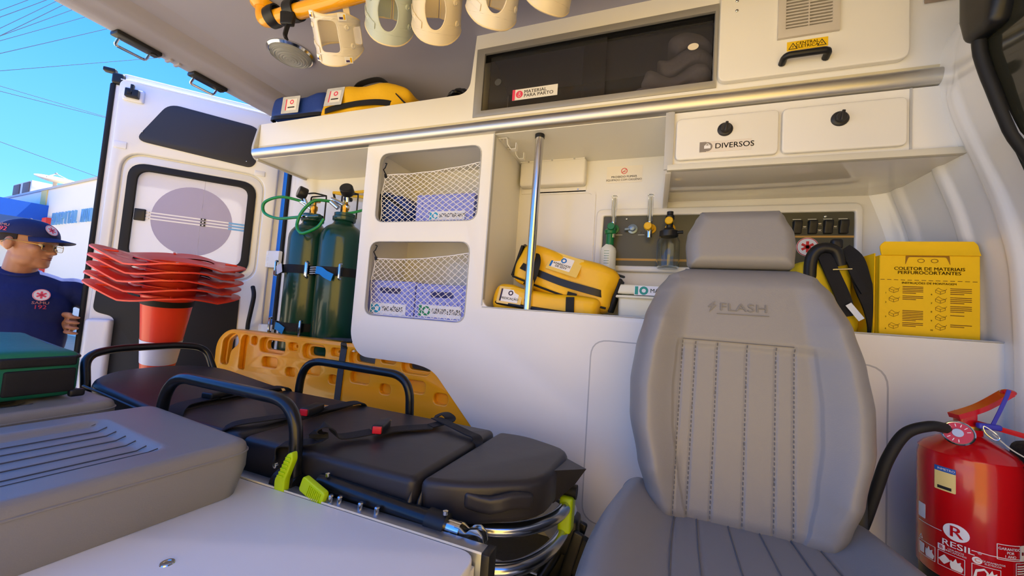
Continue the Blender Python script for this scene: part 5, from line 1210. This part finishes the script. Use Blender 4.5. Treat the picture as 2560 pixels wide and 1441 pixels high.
# raised inner pressing, with recess round the window and the lower panel
inner = fil([(.025, -.12, 0), (.76, -.12, 0), (.76, 1.95, 0), (.68, 2.015, 0), (.05, 2.015, 0), (.025, 1.99, 0)], .03, 5, True)
rec = rrect(.070, .700, 1.005, 1.635, .10, 8)
B().plate([inner, rec], .022, DM @ T(0, 0, -.022), .009, 3).obj('inner_pressing', PAINT, D)
B().plate([rrect(.078, .692, 1.013, 1.627, .095, 8), wino], .010, DM @ T(0, 0, -.022), .004, 2).obj('window_recess', PAINT, D)
B().box(.03, .70, .0, .004, 0, 0.003, m=DM @ T(0, 2.0, -.001)).obj('top_flange', PAINT, D)
B().plate([wino, rrect(.140, .622, 1.088, 1.548, .055, 7)], .014, DM @ T(0, 0, -.016), .004, 2).obj('window_seal', RUBBER, D)
# milky film over the window pane
FILM = bpy.data.materials.new('milky window film'); FILM.use_nodes = True
n_ = FILM.node_tree; b_ = n_.nodes['Principled BSDF']; b_.inputs['Base Color'].default_value = (.80, .79, .84, 1); b_.inputs['Roughness'].default_value = .15
tr = n_.nodes.new('ShaderNodeBsdfTranslucent'); tr.inputs[0].default_value = (.8, .8, .86, 1); mxs = n_.nodes.new('ShaderNodeMixShader'); mxs.inputs[0].default_value = .35
n_.links.new(b_.outputs[0], mxs.inputs[1]); n_.links.new(tr.outputs[0], mxs.inputs[2]); n_.links.new(mxs.outputs[0], n_.nodes['Material Output'].inputs[0])
PN = B().plate([rrect(.130, .632, 1.078, 1.558, .06, 7)], .004, DM @ T(0, 0, -.024)).obj('window_pane', FILM, D, label='milky white filmed window pane')
B().plate([circ(.384, 1.315, .178, 48, .190)], .0006, DM @ T(0, 0, -.0196)).obj('round_sticker', mat('lilac film', 'aaa6c6', .3), PN)
B().box(.418, .4195, 1.085, 1.55, -.0199, -.0190, m=DM).obj('film_seam', mat('seam', 'c4c2d0', .4), PN)
WL_ = mat('white line', 'f2f2f5', .3); LB = mat('light blue film', '6fb2ec', .3)
for k in range(3):
    z = 1.334 - k * .0165
    q = B().box(.19, .545, z - .0035, z + .0035, -.0190, -.0184, m=DM).obj('film_stripe', WL_, PN)
    B().box(.545, .628, z - .006, z + .004, -.0190, -.0184, m=DM).obj('blue_stripe', LB, q)
    B().box(.418, .440, z - .005, z + .005, -.0186, -.015, .001, m=DM).obj('clip', BLACK, q); B().box(.425, .433, z - .003, z + .003, -.0152, -.0146, m=DM).obj('clip_plate', CARD, q)
    B().box(.165, .20, z - .0035, z + .0035, -.0186, -.014, m=DM).obj('terminal_strip', CARD, q)
B().soft((.045, .062, .014), .004, 3, None, DM @ T(.165, 1.315, -.014)).obj('terminal_block', BLACK, PN)
DP = mat('charcoal door panel', '2e3038', .6, var=.06, bump=.1, bscale=300)
up = fil([(.112, 1.70, 0), (.62, 1.668, 0), (.645, 1.70, 0), (.638, 1.90, 0), (.61, 1.915, 0), (.23, 1.932, 0)], [.05, .04, .02, .03, .03, .05], 6, True)
B().plate([up], .006, DM @ T(0, 0, -.001), .002).obj('upper_panel', DP, D)
lo_ = fil([(.125, -.05, 0), (.645, -.05, 0), (.638, .93, 0), (.045, .955, 0), (.040, .80, 0), (.125, .775, 0)], [.03, .03, .03, .035, .03, .03], 6, True)
LOP = B().plate([lo_], .006, DM @ T(0, 0, -.001), .002).obj('lower_panel', mat('black door panel', '17181c', .6, var=.06), D)
B().soft((.10, .86, .05), .018, 6, None, DM @ T(.075, .335, .010)).obj('arm_box', PAINT, D)
B().soft((.085, .07, .02), .012, 4, None, DM @ T(.088, 1.93, .004)).obj('latch_mount', PAINT, D)
lt = B().soft((.055, .045, .022), .005, 3, None, DM @ T(.088, 1.932, .022)).obj('latch', BLACK, D)
B().soft((.014, .03, .016), .003, 2, None, DM @ T(.088, 1.962, .026)).obj('latch_tongue', BLACK, lt); B().soft((.018, .018, .006), .002, 2, None, DM @ T(.080, 1.932, .034)).obj('latch_socket', RUBBER, lt)
B().soft((.022, 2.1, .05), .010, 4, None, DM @ T(-.004, .93, -.035)).obj('edge_seal', RUBBER, D)
cp = B().soft((.05, .06, .05), .012, 4, None, DM @ T(.015, 2.005, -.03)).obj('corner_cap', BLACK, D); B().soft((.05, .022, .03), .006, 3, None, DM @ T(-.025, 2.045, -.03)).obj('cap_tongue', BLACK, cp)
lk = B().soft((.04, .07, .03), .006, 3, None, DM @ T(.585, .985, .012)).obj('lock_case', BLACK, D)
B().tube(fil([(.565, 1.0, .02), (.56, 1.04, .03), (.59, 1.045, .03), (.60, 1.02, .02)], .01, 4), .005, 8, False, DM).obj('lock_lever', BLACK, lk)
B().box(.545, .565, .885, .935, .006, .012, .002, m=DM).obj('blue_tab', mat('blue tape', '2b74b8', .5), LOP)
B().ball((DM @ V((.622, .905, .008))), (.008, .008, .004), n=6).obj('screw', STEEL, LOP)
for x, z in ((.14, 1.75), (.635, 1.89), (.60, 1.70)): B().ball((DM @ V((x, z, .006))), .004, n=5).obj('screw', STEEL, D)
B().soft((.05, .035, .006), .002, 2, None, DM @ T(.06, 1.66, .001)).obj('pressing_mark', PAINT, D); B().soft((.05, .03, .006), .002, 2, None, DM @ T(.67, 1.645, .001)).obj('pressing_mark', PAINT, D)
B().tube(smooth([(.70, .98, .03), (.715, .93, .07), (.71, .85, .075), (.70, .78, .05), (.695, .74, .02)], 6), .011, 10, False, DM).obj('pull_handle', RUBBER, D)

# ================================================================== stack of inverted traffic cones
CO = mat('orange-red cone plastic', 'f0452a', .4, var=.06, coat=.15)
REFL = mat('white reflective band', 'e4e2ea', .35)
def cone_proto(label):
    t = thing('traffic_cone', label, 'traffic cone', (0, 0, 0), group='stacked traffic cones')
    # built upside down: base plate at z=0 on top, tip towards -z
    def base(u, v):
        x, y = (u - .5) * .40, (v - .5) * .40; r = math.hypot(x, y)
        q = max(abs(x), abs(y)) / .20; c = min(abs(x), abs(y)) / .20
        z = .022 * max(0, q - .6) / .4 * c - .010 * (1 - c) * max(0, q - .5) + .010 * math.sin(3 * x / .2 + 2 * y / .2)
        k = 1 - .06 * (c * q) ** 4
        return V((x * k, y * k, z))
    b = B(); N = 28; vs = []; fs = []
    # ring grid from hole (r .128) to square border
    for j in range(7):
        f = j / 6
        for i in range(56):
            a = 2 * pi * i / 56; R2 = .208 / (math.cos(a) ** 4 + math.sin(a) ** 4) ** .25
            r = .128 * (1 - f) + R2 * f; x, y = r * math.cos(a), r * math.sin(a); p = base(x / .4 + .5, y / .4 + .5); p.x, p.y = x, y
            vs.append(p)
    for j in range(6):
        for i in range(56): fs.append((j * 56 + i, j * 56 + (i + 1) % 56, (j + 1) * 56 + (i + 1) % 56, (j + 1) * 56 + i))
    K = len(vs); vs += [v - V((0, 0, .006)) for v in vs]; fs += [tuple(K + i for i in f[::-1]) for f in fs]
    for i in range(56): fs.append((6 * 56 + i, 6 * 56 + (i + 1) % 56, K + 6 * 56 + (i + 1) % 56, K + 6 * 56 + i))
    b._add(vs, fs); b.obj('base_plate', CO, t, local=True, sharp=50)
    B().lathe([(.018, -.70), (.087, -.012), (.105, -.004), (.128, -.002), (.128, .002), (.122, .002), (.083, -.012), (.015, -.70)], 40, cap=False).obj('cone_body', CO, t, local=True)
    for k in range(4):
        a = pi / 4 + k * pi / 2; B().soft((.045, .010, .008), .003, 2, None, T(.19 * math.cos(a), .19 * math.sin(a), .010) @ rot('Z', math.degrees(a))).obj('stiffener', CO, t, local=True)
    return t
labs = ['lowest orange cone of the upturned stack, its white band showing', 'second orange cone from the bottom of the upturned stack', 'middle orange cone of the upturned stack of five', 'second orange cone from the top of the upturned stack', 'topmost orange cone of the upturned stack, its open base showing']
proto = cone_proto(labs[0])
for k in range(5):
    c_ = proto if k == 0 else copy_tree(proto)
    c_['label'] = labs[k]; c_.matrix_basis = T(-1.90 + .004 * k, .995, .925 + [0, .036, .068, .102, .134][k]) @ rot('X', 3) @ rot('Y', 9) @ rot('Z', [20, 25, 16, 23, 19][k])
rr = lambda z: .018 + (.70 + z) * .1003
B().lathe([(rr(-.30) + .0012, -.30), (rr(-.20) + .0012, -.20)], 40, cap=False).obj('reflective_band', REFL, proto, local=True)
B().lathe([(rr(-.050) + .003, -.050), (rr(-.026) + .003, -.026)], 40, cap=False).obj('rubber_band', RUBBER, proto, local=True)
cs = thing('cone_socket', 'dark socket on the floor that holds the stacked orange cones', 'stand', (-2.0, 1.03, 0))
B().lathe([(.10, 0), (.10, .02), (.06, .04), (.055, .30), (.05, .30), (.048, .04)], 24, T(-2.0, 1.03, 0)).obj('tube', BLACK, cs)

# ================================================================== the yard: hospital, roof gear, wires
HW = mat('cream rendered wall', 'e6dcc9', .85, var=.05, nscale=.7); HB = mat('blue painted fascia', '1257b8', .6); HR = mat('red painted column', 'd63a2a', .6)
hp_ = thing('hospital_building', 'low cream hospital building with blue fascia and red column', 'building', (-19, 6.3, -.65))
HMx = frame((-15.257, 5.877, 0), (.995, -.1, 0), (0, 0, 1))      # local x along the wall, z towards the van
B().box(-32, 12, -.65, 3.86, -6, 0, m=HMx).obj('wall', HW, hp_)
B().box(-32, 12, 3.86, 3.93, -6, .05, m=HMx).obj('parapet_cap', mat('grey parapet', 'b9b2a6', .8), hp_)
B().box(-4.33, -3.80, 3.0, 3.86, 0, .03, m=HMx).obj('yellow_stripe', mat('yellow wall paint', 'e8c878', .8), hp_)
B().box(-30, -3.55, 2.80, 3.32, 0, 1.6, m=HMx).obj('fascia', HB, hp_)
B().box(-3.50, -3.10, -.65, 2.88, 0, .12, m=HMx).obj('column', HR, hp_)
for k, s_ in enumerate('HOSPITAL MUN'):
    if s_ != ' ': B().text(s_, .56, HMx @ T(-2.62 + .26 * k, 2.79, .08), .0, 'CENTER', .42, .05).obj('letter', mat('steel blue letters', '7fb2d6', .35, .5), hp_)
dh = thing('satellite_dish', 'pale round satellite dish standing on the hospital roof', 'satellite dish', (-19.2, 6.5, 3.93))
dm = T(-19.25, 6.45, 4.22) @ rot('Z', 70) @ rot('X', 16)
DIS = mat('dull dish paint', 'c9b9a3', .6)
B().lathe([(.47 * r, .13 * r * r) for r in (0, .2, .4, .6, .8, 1)] + [(.47 * r, .13 * r * r - .02) for r in (1, .8, .6, .4, .2, 0)], 36, dm, cap=False).obj('reflector', DIS, dh)
B().cyl((-19.25, 6.45, 3.90), (-19.25, 6.45, 4.21), .05).obj('mast', DIS, dh)
for a in (0, 2.1, 4.2): B().tube([dm @ V((.42 * math.cos(a), .42 * math.sin(a), .1)), dm @ V((0, 0, .28))], .01, 6).obj('strut', DIS, dh)
B().ball(dm @ V((0, 0, .28)), .04, n=6).obj('receiver', GREYP, dh)
ac = thing('condenser_unit', 'grey air-conditioning condenser on the hospital roof', 'air conditioner', (-22.2, 7.2, 3.93))
am = HMx @ T(-6.9, 4.155, -.35)
B().box(-1.0, 1.0, -.22, .26, -.3, .3, .02, m=am).obj('casing', mat('pale casing', 'cfc8bd', .6), ac)
for x in (-.55, .55): B().box(x - .36, x + .36, -.17, .21, .3, .33, .01, m=am).obj('fan_grille', mat('brown grille', '6e5a52', .7), ac)
WIRE = mat('dark cable', '45505c', .7)
wires = [((-13, 2.76, 5.58), (-13, 3.98, 7.38)), ((-14, 3.21, 6.45), (-14, 3.93, 7.52)), ((-15, 3.06, 5.65), (-15, 4.84, 8.64)), ((-13, 2.57, 4.72), (-13, 4.34, 7.68)), ((-14, 2.62, 5.0), (-14, 4.87, 8.18)), ((-15, 2.55, 5.02), (-15, 5.62, 8.82)), ((-13, 1.88, 3.98), (-13, 5.38, 7.85)), ((-14, .88, 3.41), (-14, 7.48, 8.58)), ((-15, 2.05, 5.34), (-15, 6.55, 5.81)), ((-13, 1.79, 4.57), (-13, 5.67, 5.18)), ((-14, 2.14, 4.22), (-14, 6.06, 3.68))]
for i, (a, c) in enumerate(wires):
    a, c = V(a), V(c); d = c - a; P_ = [a - d * .5 + d * 2.0 * k / 20 + V((0, 0, -.05 * (1 - ((k - 10) / 10) ** 2))) for k in range(21)]
    B().tube(P_, .0065, 5).obj('power_line', WIRE, None, 'thin dark overhead power line crossing the blue sky', 'power line', 'power lines in the sky')

# ================================================================== person holding the rear door
def union(parts, voxel, smooth_it=6):
    b = B(); 
    for q in parts: q(b)
    me = bpy.data.meshes.new('u'); b.b.normal_update(); bmesh.ops.recalc_face_normals(b.b, faces=b.b.faces); b.b.to_mesh(me); b.b.free()
    o = bpy.data.objects.new('u', me); COL.objects.link(o)
    r = o.modifiers.new('r', 'REMESH'); r.mode = 'VOXEL'; r.voxel_size = voxel
    s = o.modifiers.new('s', 'SMOOTH'); s.iterations = smooth_it; s.factor = .5
    bpy.context.view_layer.update(); dg = bpy.context.evaluated_depsgraph_get()
    m2_ = bpy.data.meshes.new_from_object(o.evaluated_get(dg)); bpy.data.objects.remove(o); bpy.data.meshes.remove(me)
    nb = B(); nb.mesh(m2_); bpy.data.meshes.remove(m2_); return nb
ER = V((.30, .953, 0)).normalized(); DC = V((.953, -.30, 0)).normalized()
MO = V((-2.785, .875, 0))
def W(r, f, z): return MO + ER * r + DC * f + V((0, 0, z))          # r = his left, f = towards the van
PM = Mx.Identity(4)
for j in range(3): PM[j][0] = ER[j]; PM[j][1] = -DC[j]; PM[j][3] = MO[j]
def ell(r, f, z, a, c, h, m=None): return lambda b: b.ball(W(r, f, z), (a, c, h), PM.to_3x3().to_4x4() @ (m or Mx.Identity(4)), 14)
def limb(pts, rad):
    P_ = smooth([V(p) for p in pts], 5); n = len(P_) - 1; R_ = []
    for k in range(n + 1):
        t = k / n * (len(rad) - 1); i = min(int(t), len(rad) - 2); R_.append(rad[i] + (rad[i + 1] - rad[i]) * (t - i))
    def go(b):
        b.tube(P_, R_, 16); b.ball(P_[0], R_[0] * .99, None, 8); b.ball(P_[-1], R_[-1] * .99, None, 8)
    return go
pe = thing('person', 'man in navy T-shirt, cap and glasses gripping the edge of the rear door', 'person', (MO.x, MO.y, -.65))
SKIN = mat('skin', 'b07a58', .5, var=.06, bump=.05, bscale=200, sss=.15)
HC = W(.002, .005, 1.100); fa_ = math.radians(38)
HF = (ER * math.cos(fa_) + DC * math.sin(fa_)).normalized(); HS = V((0, 0, 1)).cross(HF).normalized()      # face forward, his left
HM = Mx.Identity(4)
for j in range(3): HM[j][0] = HF[j]; HM[j][1] = HS[j]; HM[j][3] = HC[j]
HM = HM @ rot('Y', 4)
def hb_(x, y, z, r, m=None): return lambda b: b.ball((0, 0, 0), r, None, 10) if False else b.mesh(_ball(r), HM @ T(x, y, z) @ (m or Mx.Identity(4)))
def _ball(r):
    q = B().ball((0, 0, 0), r, None, 10); me = bpy.data.meshes.new('b'); q.b.to_mesh(me); q.b.free(); return me
head = [hb_(-.012, 0, .035, (.098, .077, .085)), hb_(.02, 0, -.02, (.070, .064, .085)), hb_(.045, 0, -.072, (.042, .044, .035)), hb_(.068, 0, -.088, (.022, .026, .018)),
        hb_(.02, .035, -.065, (.045, .025, .035)), hb_(.02, -.035, -.065, (.045, .025, .035)), hb_(.055, .038, -.015, (.028, .022, .022)), hb_(.055, -.038, -.015, (.028, .022, .022)),
        hb_(.078, 0, .022, (.016, .045, .012)), hb_(.088, 0, -.008, (.011, .009, .030), rot('Y', -18)), hb_(.101, 0, -.026, (.013, .012, .010)), hb_(.094, .010, -.030, (.009, .008, .007)), hb_(.094, -.010, -.030, (.009, .008, .007)),
        hb_(.082, 0, -.050, (.012, .022, .006)), hb_(.080, 0, -.060, (.012, .019, .007)),
        hb_(-.012, .076, -.005, (.018, .010, .032)), hb_(-.012, -.076, -.005, (.018, .010, .032)), hb_(-.010, .078, .012, (.014, .010, .014)), hb_(-.010, -.078, .012, (.014, .010, .014))]
neck = [limb([W(-.02, -.03, .86), W(-.014, -.018, .96), W(-.004, .0, 1.05)], [.060, .054, .054])]
Lsh = W(.158, -.02, .895); Lel = V((-2.70, 1.185, .80)); Lwr = V((-2.728, 1.060, .735))
Rsh = W(-.188, -.02, .885); Rel = W(-.27, -.03, .66); Rwr = W(-.27, .06, .42)
torso = [ell(-.012, -.015, .845, .160, .085, .115), ell(-.012, .0, .70, .155, .095, .18), ell(-.012, .0, .48, .148, .095, .18), ell(-.012, 0, .32, .165, .11, .12), ell(.15, -.02, .90, .055, .055, .055), ell(-.18, -.02, .89, .055, .055, .055)]
arms = [limb([Lsh, (Lsh + Lel) / 2, Lel], [.052, .046, .040]), limb([Lel, (Lel + Lwr) / 2, Lwr], [.040, .036, .026]), limb([Rsh, (Rsh + Rel) / 2, Rel], [.054, .048, .042]), limb([Rel, (Rel + Rwr) / 2, Rwr], [.042, .038, .027])]
# left hand closed round the free edge of the door; fingers come round to the near side
ED = FE + V((0, 0, .73)); dn = V((DM[0][2], DM[1][2], 0)); du = DU_
def hp3(a, c, z): return ED + du * a + dn * c + V((0, 0, z))
hand = [limb([Lwr, hp3(-.055, -.055, .005), hp3(-.040, -.010, 0.0)], [.026, .030, .026]), lambda b: b.ball(hp3(-.045, -.022, .0), (.030, .034, .040), None, 10)]
for k, (dz, ln) in enumerate(((.039, .9), (.013, 1.0), (-.013, .95), (-.038, .8))):
    hand.append(limb([hp3(-.040, -.020, dz), hp3(-.038, .018, dz + .003), hp3(-.018, .032, dz), hp3(.004 * ln, .024, dz - .004)], [.0098, .0095, .0088, .0075]))
hand.append(limb([hp3(-.058, -.03, .018), hp3(-.064, -.004, .036), hp3(-.050, .018, .050), hp3(-.026, .030, .052)], [.013, .012, .0105, .009]))
Rh = [lambda b: b.ball(Rwr + V((0, 0, -.05)), (.028, .035, .05), None, 10)] + [limb([Rwr + V((-.01 + .0, -.03 + .02 * k, -.08)), Rwr + V((.005, -.03 + .02 * k, -.12)), Rwr + V((.02, -.03 + .02 * k, -.145))], [.010, .009, .008]) for k in range(4)] + [limb([Rwr + V((.02, 0, -.03)), Rwr + V((.04, .0, -.07)), Rwr + V((.045, 0, -.09))], [.012, .011, .009])]
legs = []
for s_ in (-1, 1): legs.append(limb([W(-.01 + .085 * s_, 0, .30), W(-.01 + .10 * s_, .01, -.12), W(-.01 + .11 * s_, -.01, -.56)], [.090, .060, .042]))
body = union(head + neck + torso + arms + hand + Rh + legs, .0045, 5).obj('body', SKIN, pe, sharp=80)
NAVY = mat('navy cotton', '14235c', .85, var=.08, bump=.5, bscale=18, dist=.008)
sh_t = [ell(-.014, -.022, .872, .195, .098, .112), ell(-.014, -.03, .93, .105, .075, .062), ell(-.012, .005, .79, .182, .115, .15), ell(-.012, .01, .66, .175, .122, .20), ell(-.012, .0, .48, .172, .122, .20), ell(-.012, 0, .33, .176, .124, .10), ell(.140, -.02, .892, .070, .068, .062), ell(-.165, -.02, .885, .072, .070, .064),
        limb([Lsh, Lsh + (Lel - Lsh) * .40, Lsh + (Lel - Lsh) * .72], [.064, .064, .066]), limb([Rsh, Rsh + (Rel - Rsh) * .45, Rsh + (Rel - Rsh) * .75], [.066, .066, .068])]
SHT = union(sh_t, .006, 6).obj('t_shirt', NAVY, pe, sharp=80)
B().tube([W(-.016 + .066 * math.cos(a), -.018 + .066 * math.sin(a), .972 - .022 * max(0, math.sin(a)) + .012 * max(0, -math.sin(a))) for a in [2 * pi * k / 32 for k in range(32)]], .008, 8, True).obj('neckband', NAVY, SHT)
tr_ = [ell(-.012, 0, .30, .178, .122, .12)]
for s_ in (-1, 1): tr_.append(limb([W(-.01 + .085 * s_, 0, .30), W(-.01 + .10 * s_, .01, -.12), W(-.01 + .11 * s_, -.01, -.60)], [.100, .080, .068]))
union(tr_, .008, 4).obj('trousers', mat('dark navy twill', '10162f', .9), pe, sharp=80)
for s_ in (-1, 1): B().soft((.10, .27, .09), .035, 4, None, Mx.Translation(W(-.01 + .11 * s_, .05, -.605)) @ PM.to_3x3().to_4x4()).obj('shoe', BLACK, pe)
# badge and number on the chest
PNK = mat('coral print', 'f0556a', .6); PCH = mat('peach print', 'e7a08c', .6)
cm = frame(W(.068, .134, .872), ER, (0, 0, 1)) @ rot('Y', 12)
cm = frame(W(.060, .112, .868), (ER + DC * -.22).normalized(), V((0, 0, 1)) - DC * .25)
emblem(SHT, cm, .028, PNK)
b = B().text('SAMU', .018, cm @ T(0, -.038, .001), .015, 'CENTER', 1.15, .001); b.obj('lettering', PCH, SHT)
b = B().text('192', .026, cm @ T(0, -.058, .001), .015, 'CENTER', 1.05, .001); b.obj('lettering', PNK, SHT)
# cap
CAPM = mat('navy cap twill', '1b2450', .8, var=.1, bump=.2, bscale=300)
def capf(u, v):
    a = 2 * pi * u; q = pi / 2 * v; fr = math.cos(a)
    return HM @ V((-.012 + .108 * math.cos(a) * math.cos(q) ** .75, .086 * math.sin(a) * math.cos(q) ** .75, .040 - .012 * max(0, -fr) + .078 * math.sin(q)))
cap = B().sheet(capf, 40, 12, -.003).obj('cap', CAPM, pe, sharp=60)
def brim(u, v):
    a = (u - .5) * 1.95; r1 = .1045; ex = v * max(0, math.cos(a * 1.58)) ** .55; x = -.012 + (r1 + .076 * ex) * math.cos(a * (1 - .1 * ex)); y = (.085 + .010 * ex) * math.sin(a)
    return HM @ V((x, y, .044 - .010 * v - .030 * (y / .09) ** 2 * (.4 + .6 * v)))
B().sheet(brim, 20, 6, .003).obj('brim', CAPM, cap)
B().ball(HM @ V((-.012, 0, .119)), .007, n=6).obj('cap_button', CAPM, cap)
bm2 = HM @ T(.083, -.018, .078) @ frame((0, 0, 0), (.12, .99, 0), (-.45, 0, .9)) 
emblem(cap, bm2 @ T(0, 0, .006), .026, PNK)
sm_ = HM @ frame((-.035, -.0845, .060), (1, -.08, 0), (0, .12, 1))
B().text('SAMU', .016, sm_ @ T(-.005, .015, .003), .02, 'CENTER', 1.3, .001).obj('lettering', PCH, cap)
B().text('192', .026, sm_ @ T(-.005, -.004, .002), .02, 'CENTER', 1.15, .001).obj('lettering', PNK, cap)
# hair below the cap
HAIR = mat('short dark hair', '2a211d', .9, bump=.8, bscale=500)
def hairf(u, v):
    a = pi * (.42 + 1.16 * u); return HM @ V((-.012 + .1005 * math.cos(a), .079 * math.sin(a), .042 - (.055 * v) * (.45 + .55 * math.sin(pi * u))))
B().sheet(hairf, 24, 4, -.004).obj('hair', HAIR, pe)
LIP = mat('lips', '8a4a40', .5)
for z in (-.0515, -.0605): B().tube(smooth([HM @ V(p) for p in ((.074, -.024, z + .001), (.089, -.010, z + .001), (.0925, 0, z), (.089, .010, z + .001), (.074, .024, z + .001))], 4), [.0022] * 8 + [.0035] + [.0022] * 8, 6).obj('lip', LIP, pe)
# eyes, brows, glasses
EW = mat('eye white', 'd9d2cc', .3); EI = mat('dark iris', '241812', .2)
for s_ in (-1, 1):
    ey = B().mesh(_ball((.011, .012, .010)), HM @ T(.0705, .031 * s_, .004)).obj('eye', EW, pe); B().mesh(_ball((.003, .0055, .0055)), HM @ T(.0805, .031 * s_, .002)).obj('iris', EI, ey)
    B().tube(smooth([HM @ V(p) for p in ((.082, .014 * s_, .024), (.082, .030 * s_, .028), (.070, .050 * s_, .024))], 4), .0035, 6).obj('eyebrow', HAIR, pe)
GLD = mat('thin gold frame', 'b9a06a', .25, 1.0)
gs = thing('eyeglasses', 'thin gold rimmed glasses on the face of the man in navy', 'glasses', tuple(HM @ V((.09, 0, .0))))
LNS = mat('clear lens', 'f4f2ea', .02, trans=1.0, ior=1.1, var=0)
for s_ in (-1, 1):
    o_ = rrect(-.024, .024, -.017, .016, .010, 4); lmx = HM @ frame((.1005 - .004, .031 * s_, -.001), (-.12 * s_ * 1, 1, 0), (0, 0, 1))
    B().tube([lmx @ p for p in o_], .0012, 6, True).obj('rim', GLD, gs); B().plate([o_], .001, lmx).obj('lens', LNS, gs)
    B().tube([HM @ V(p) for p in ((.092, .056 * s_, .006), (.03, .083 * s_, .010), (-.012, .090 * s_, .012), (-.03, .085 * s_, -.005))], .0014, 6).obj('temple_arm', GLD, gs)
B().tube(smooth([HM @ V(p) for p in ((.099, -.008, .004), (.103, 0, .007), (.099, .008, .004))], 4), .0012, 6).obj('bridge', GLD, gs)
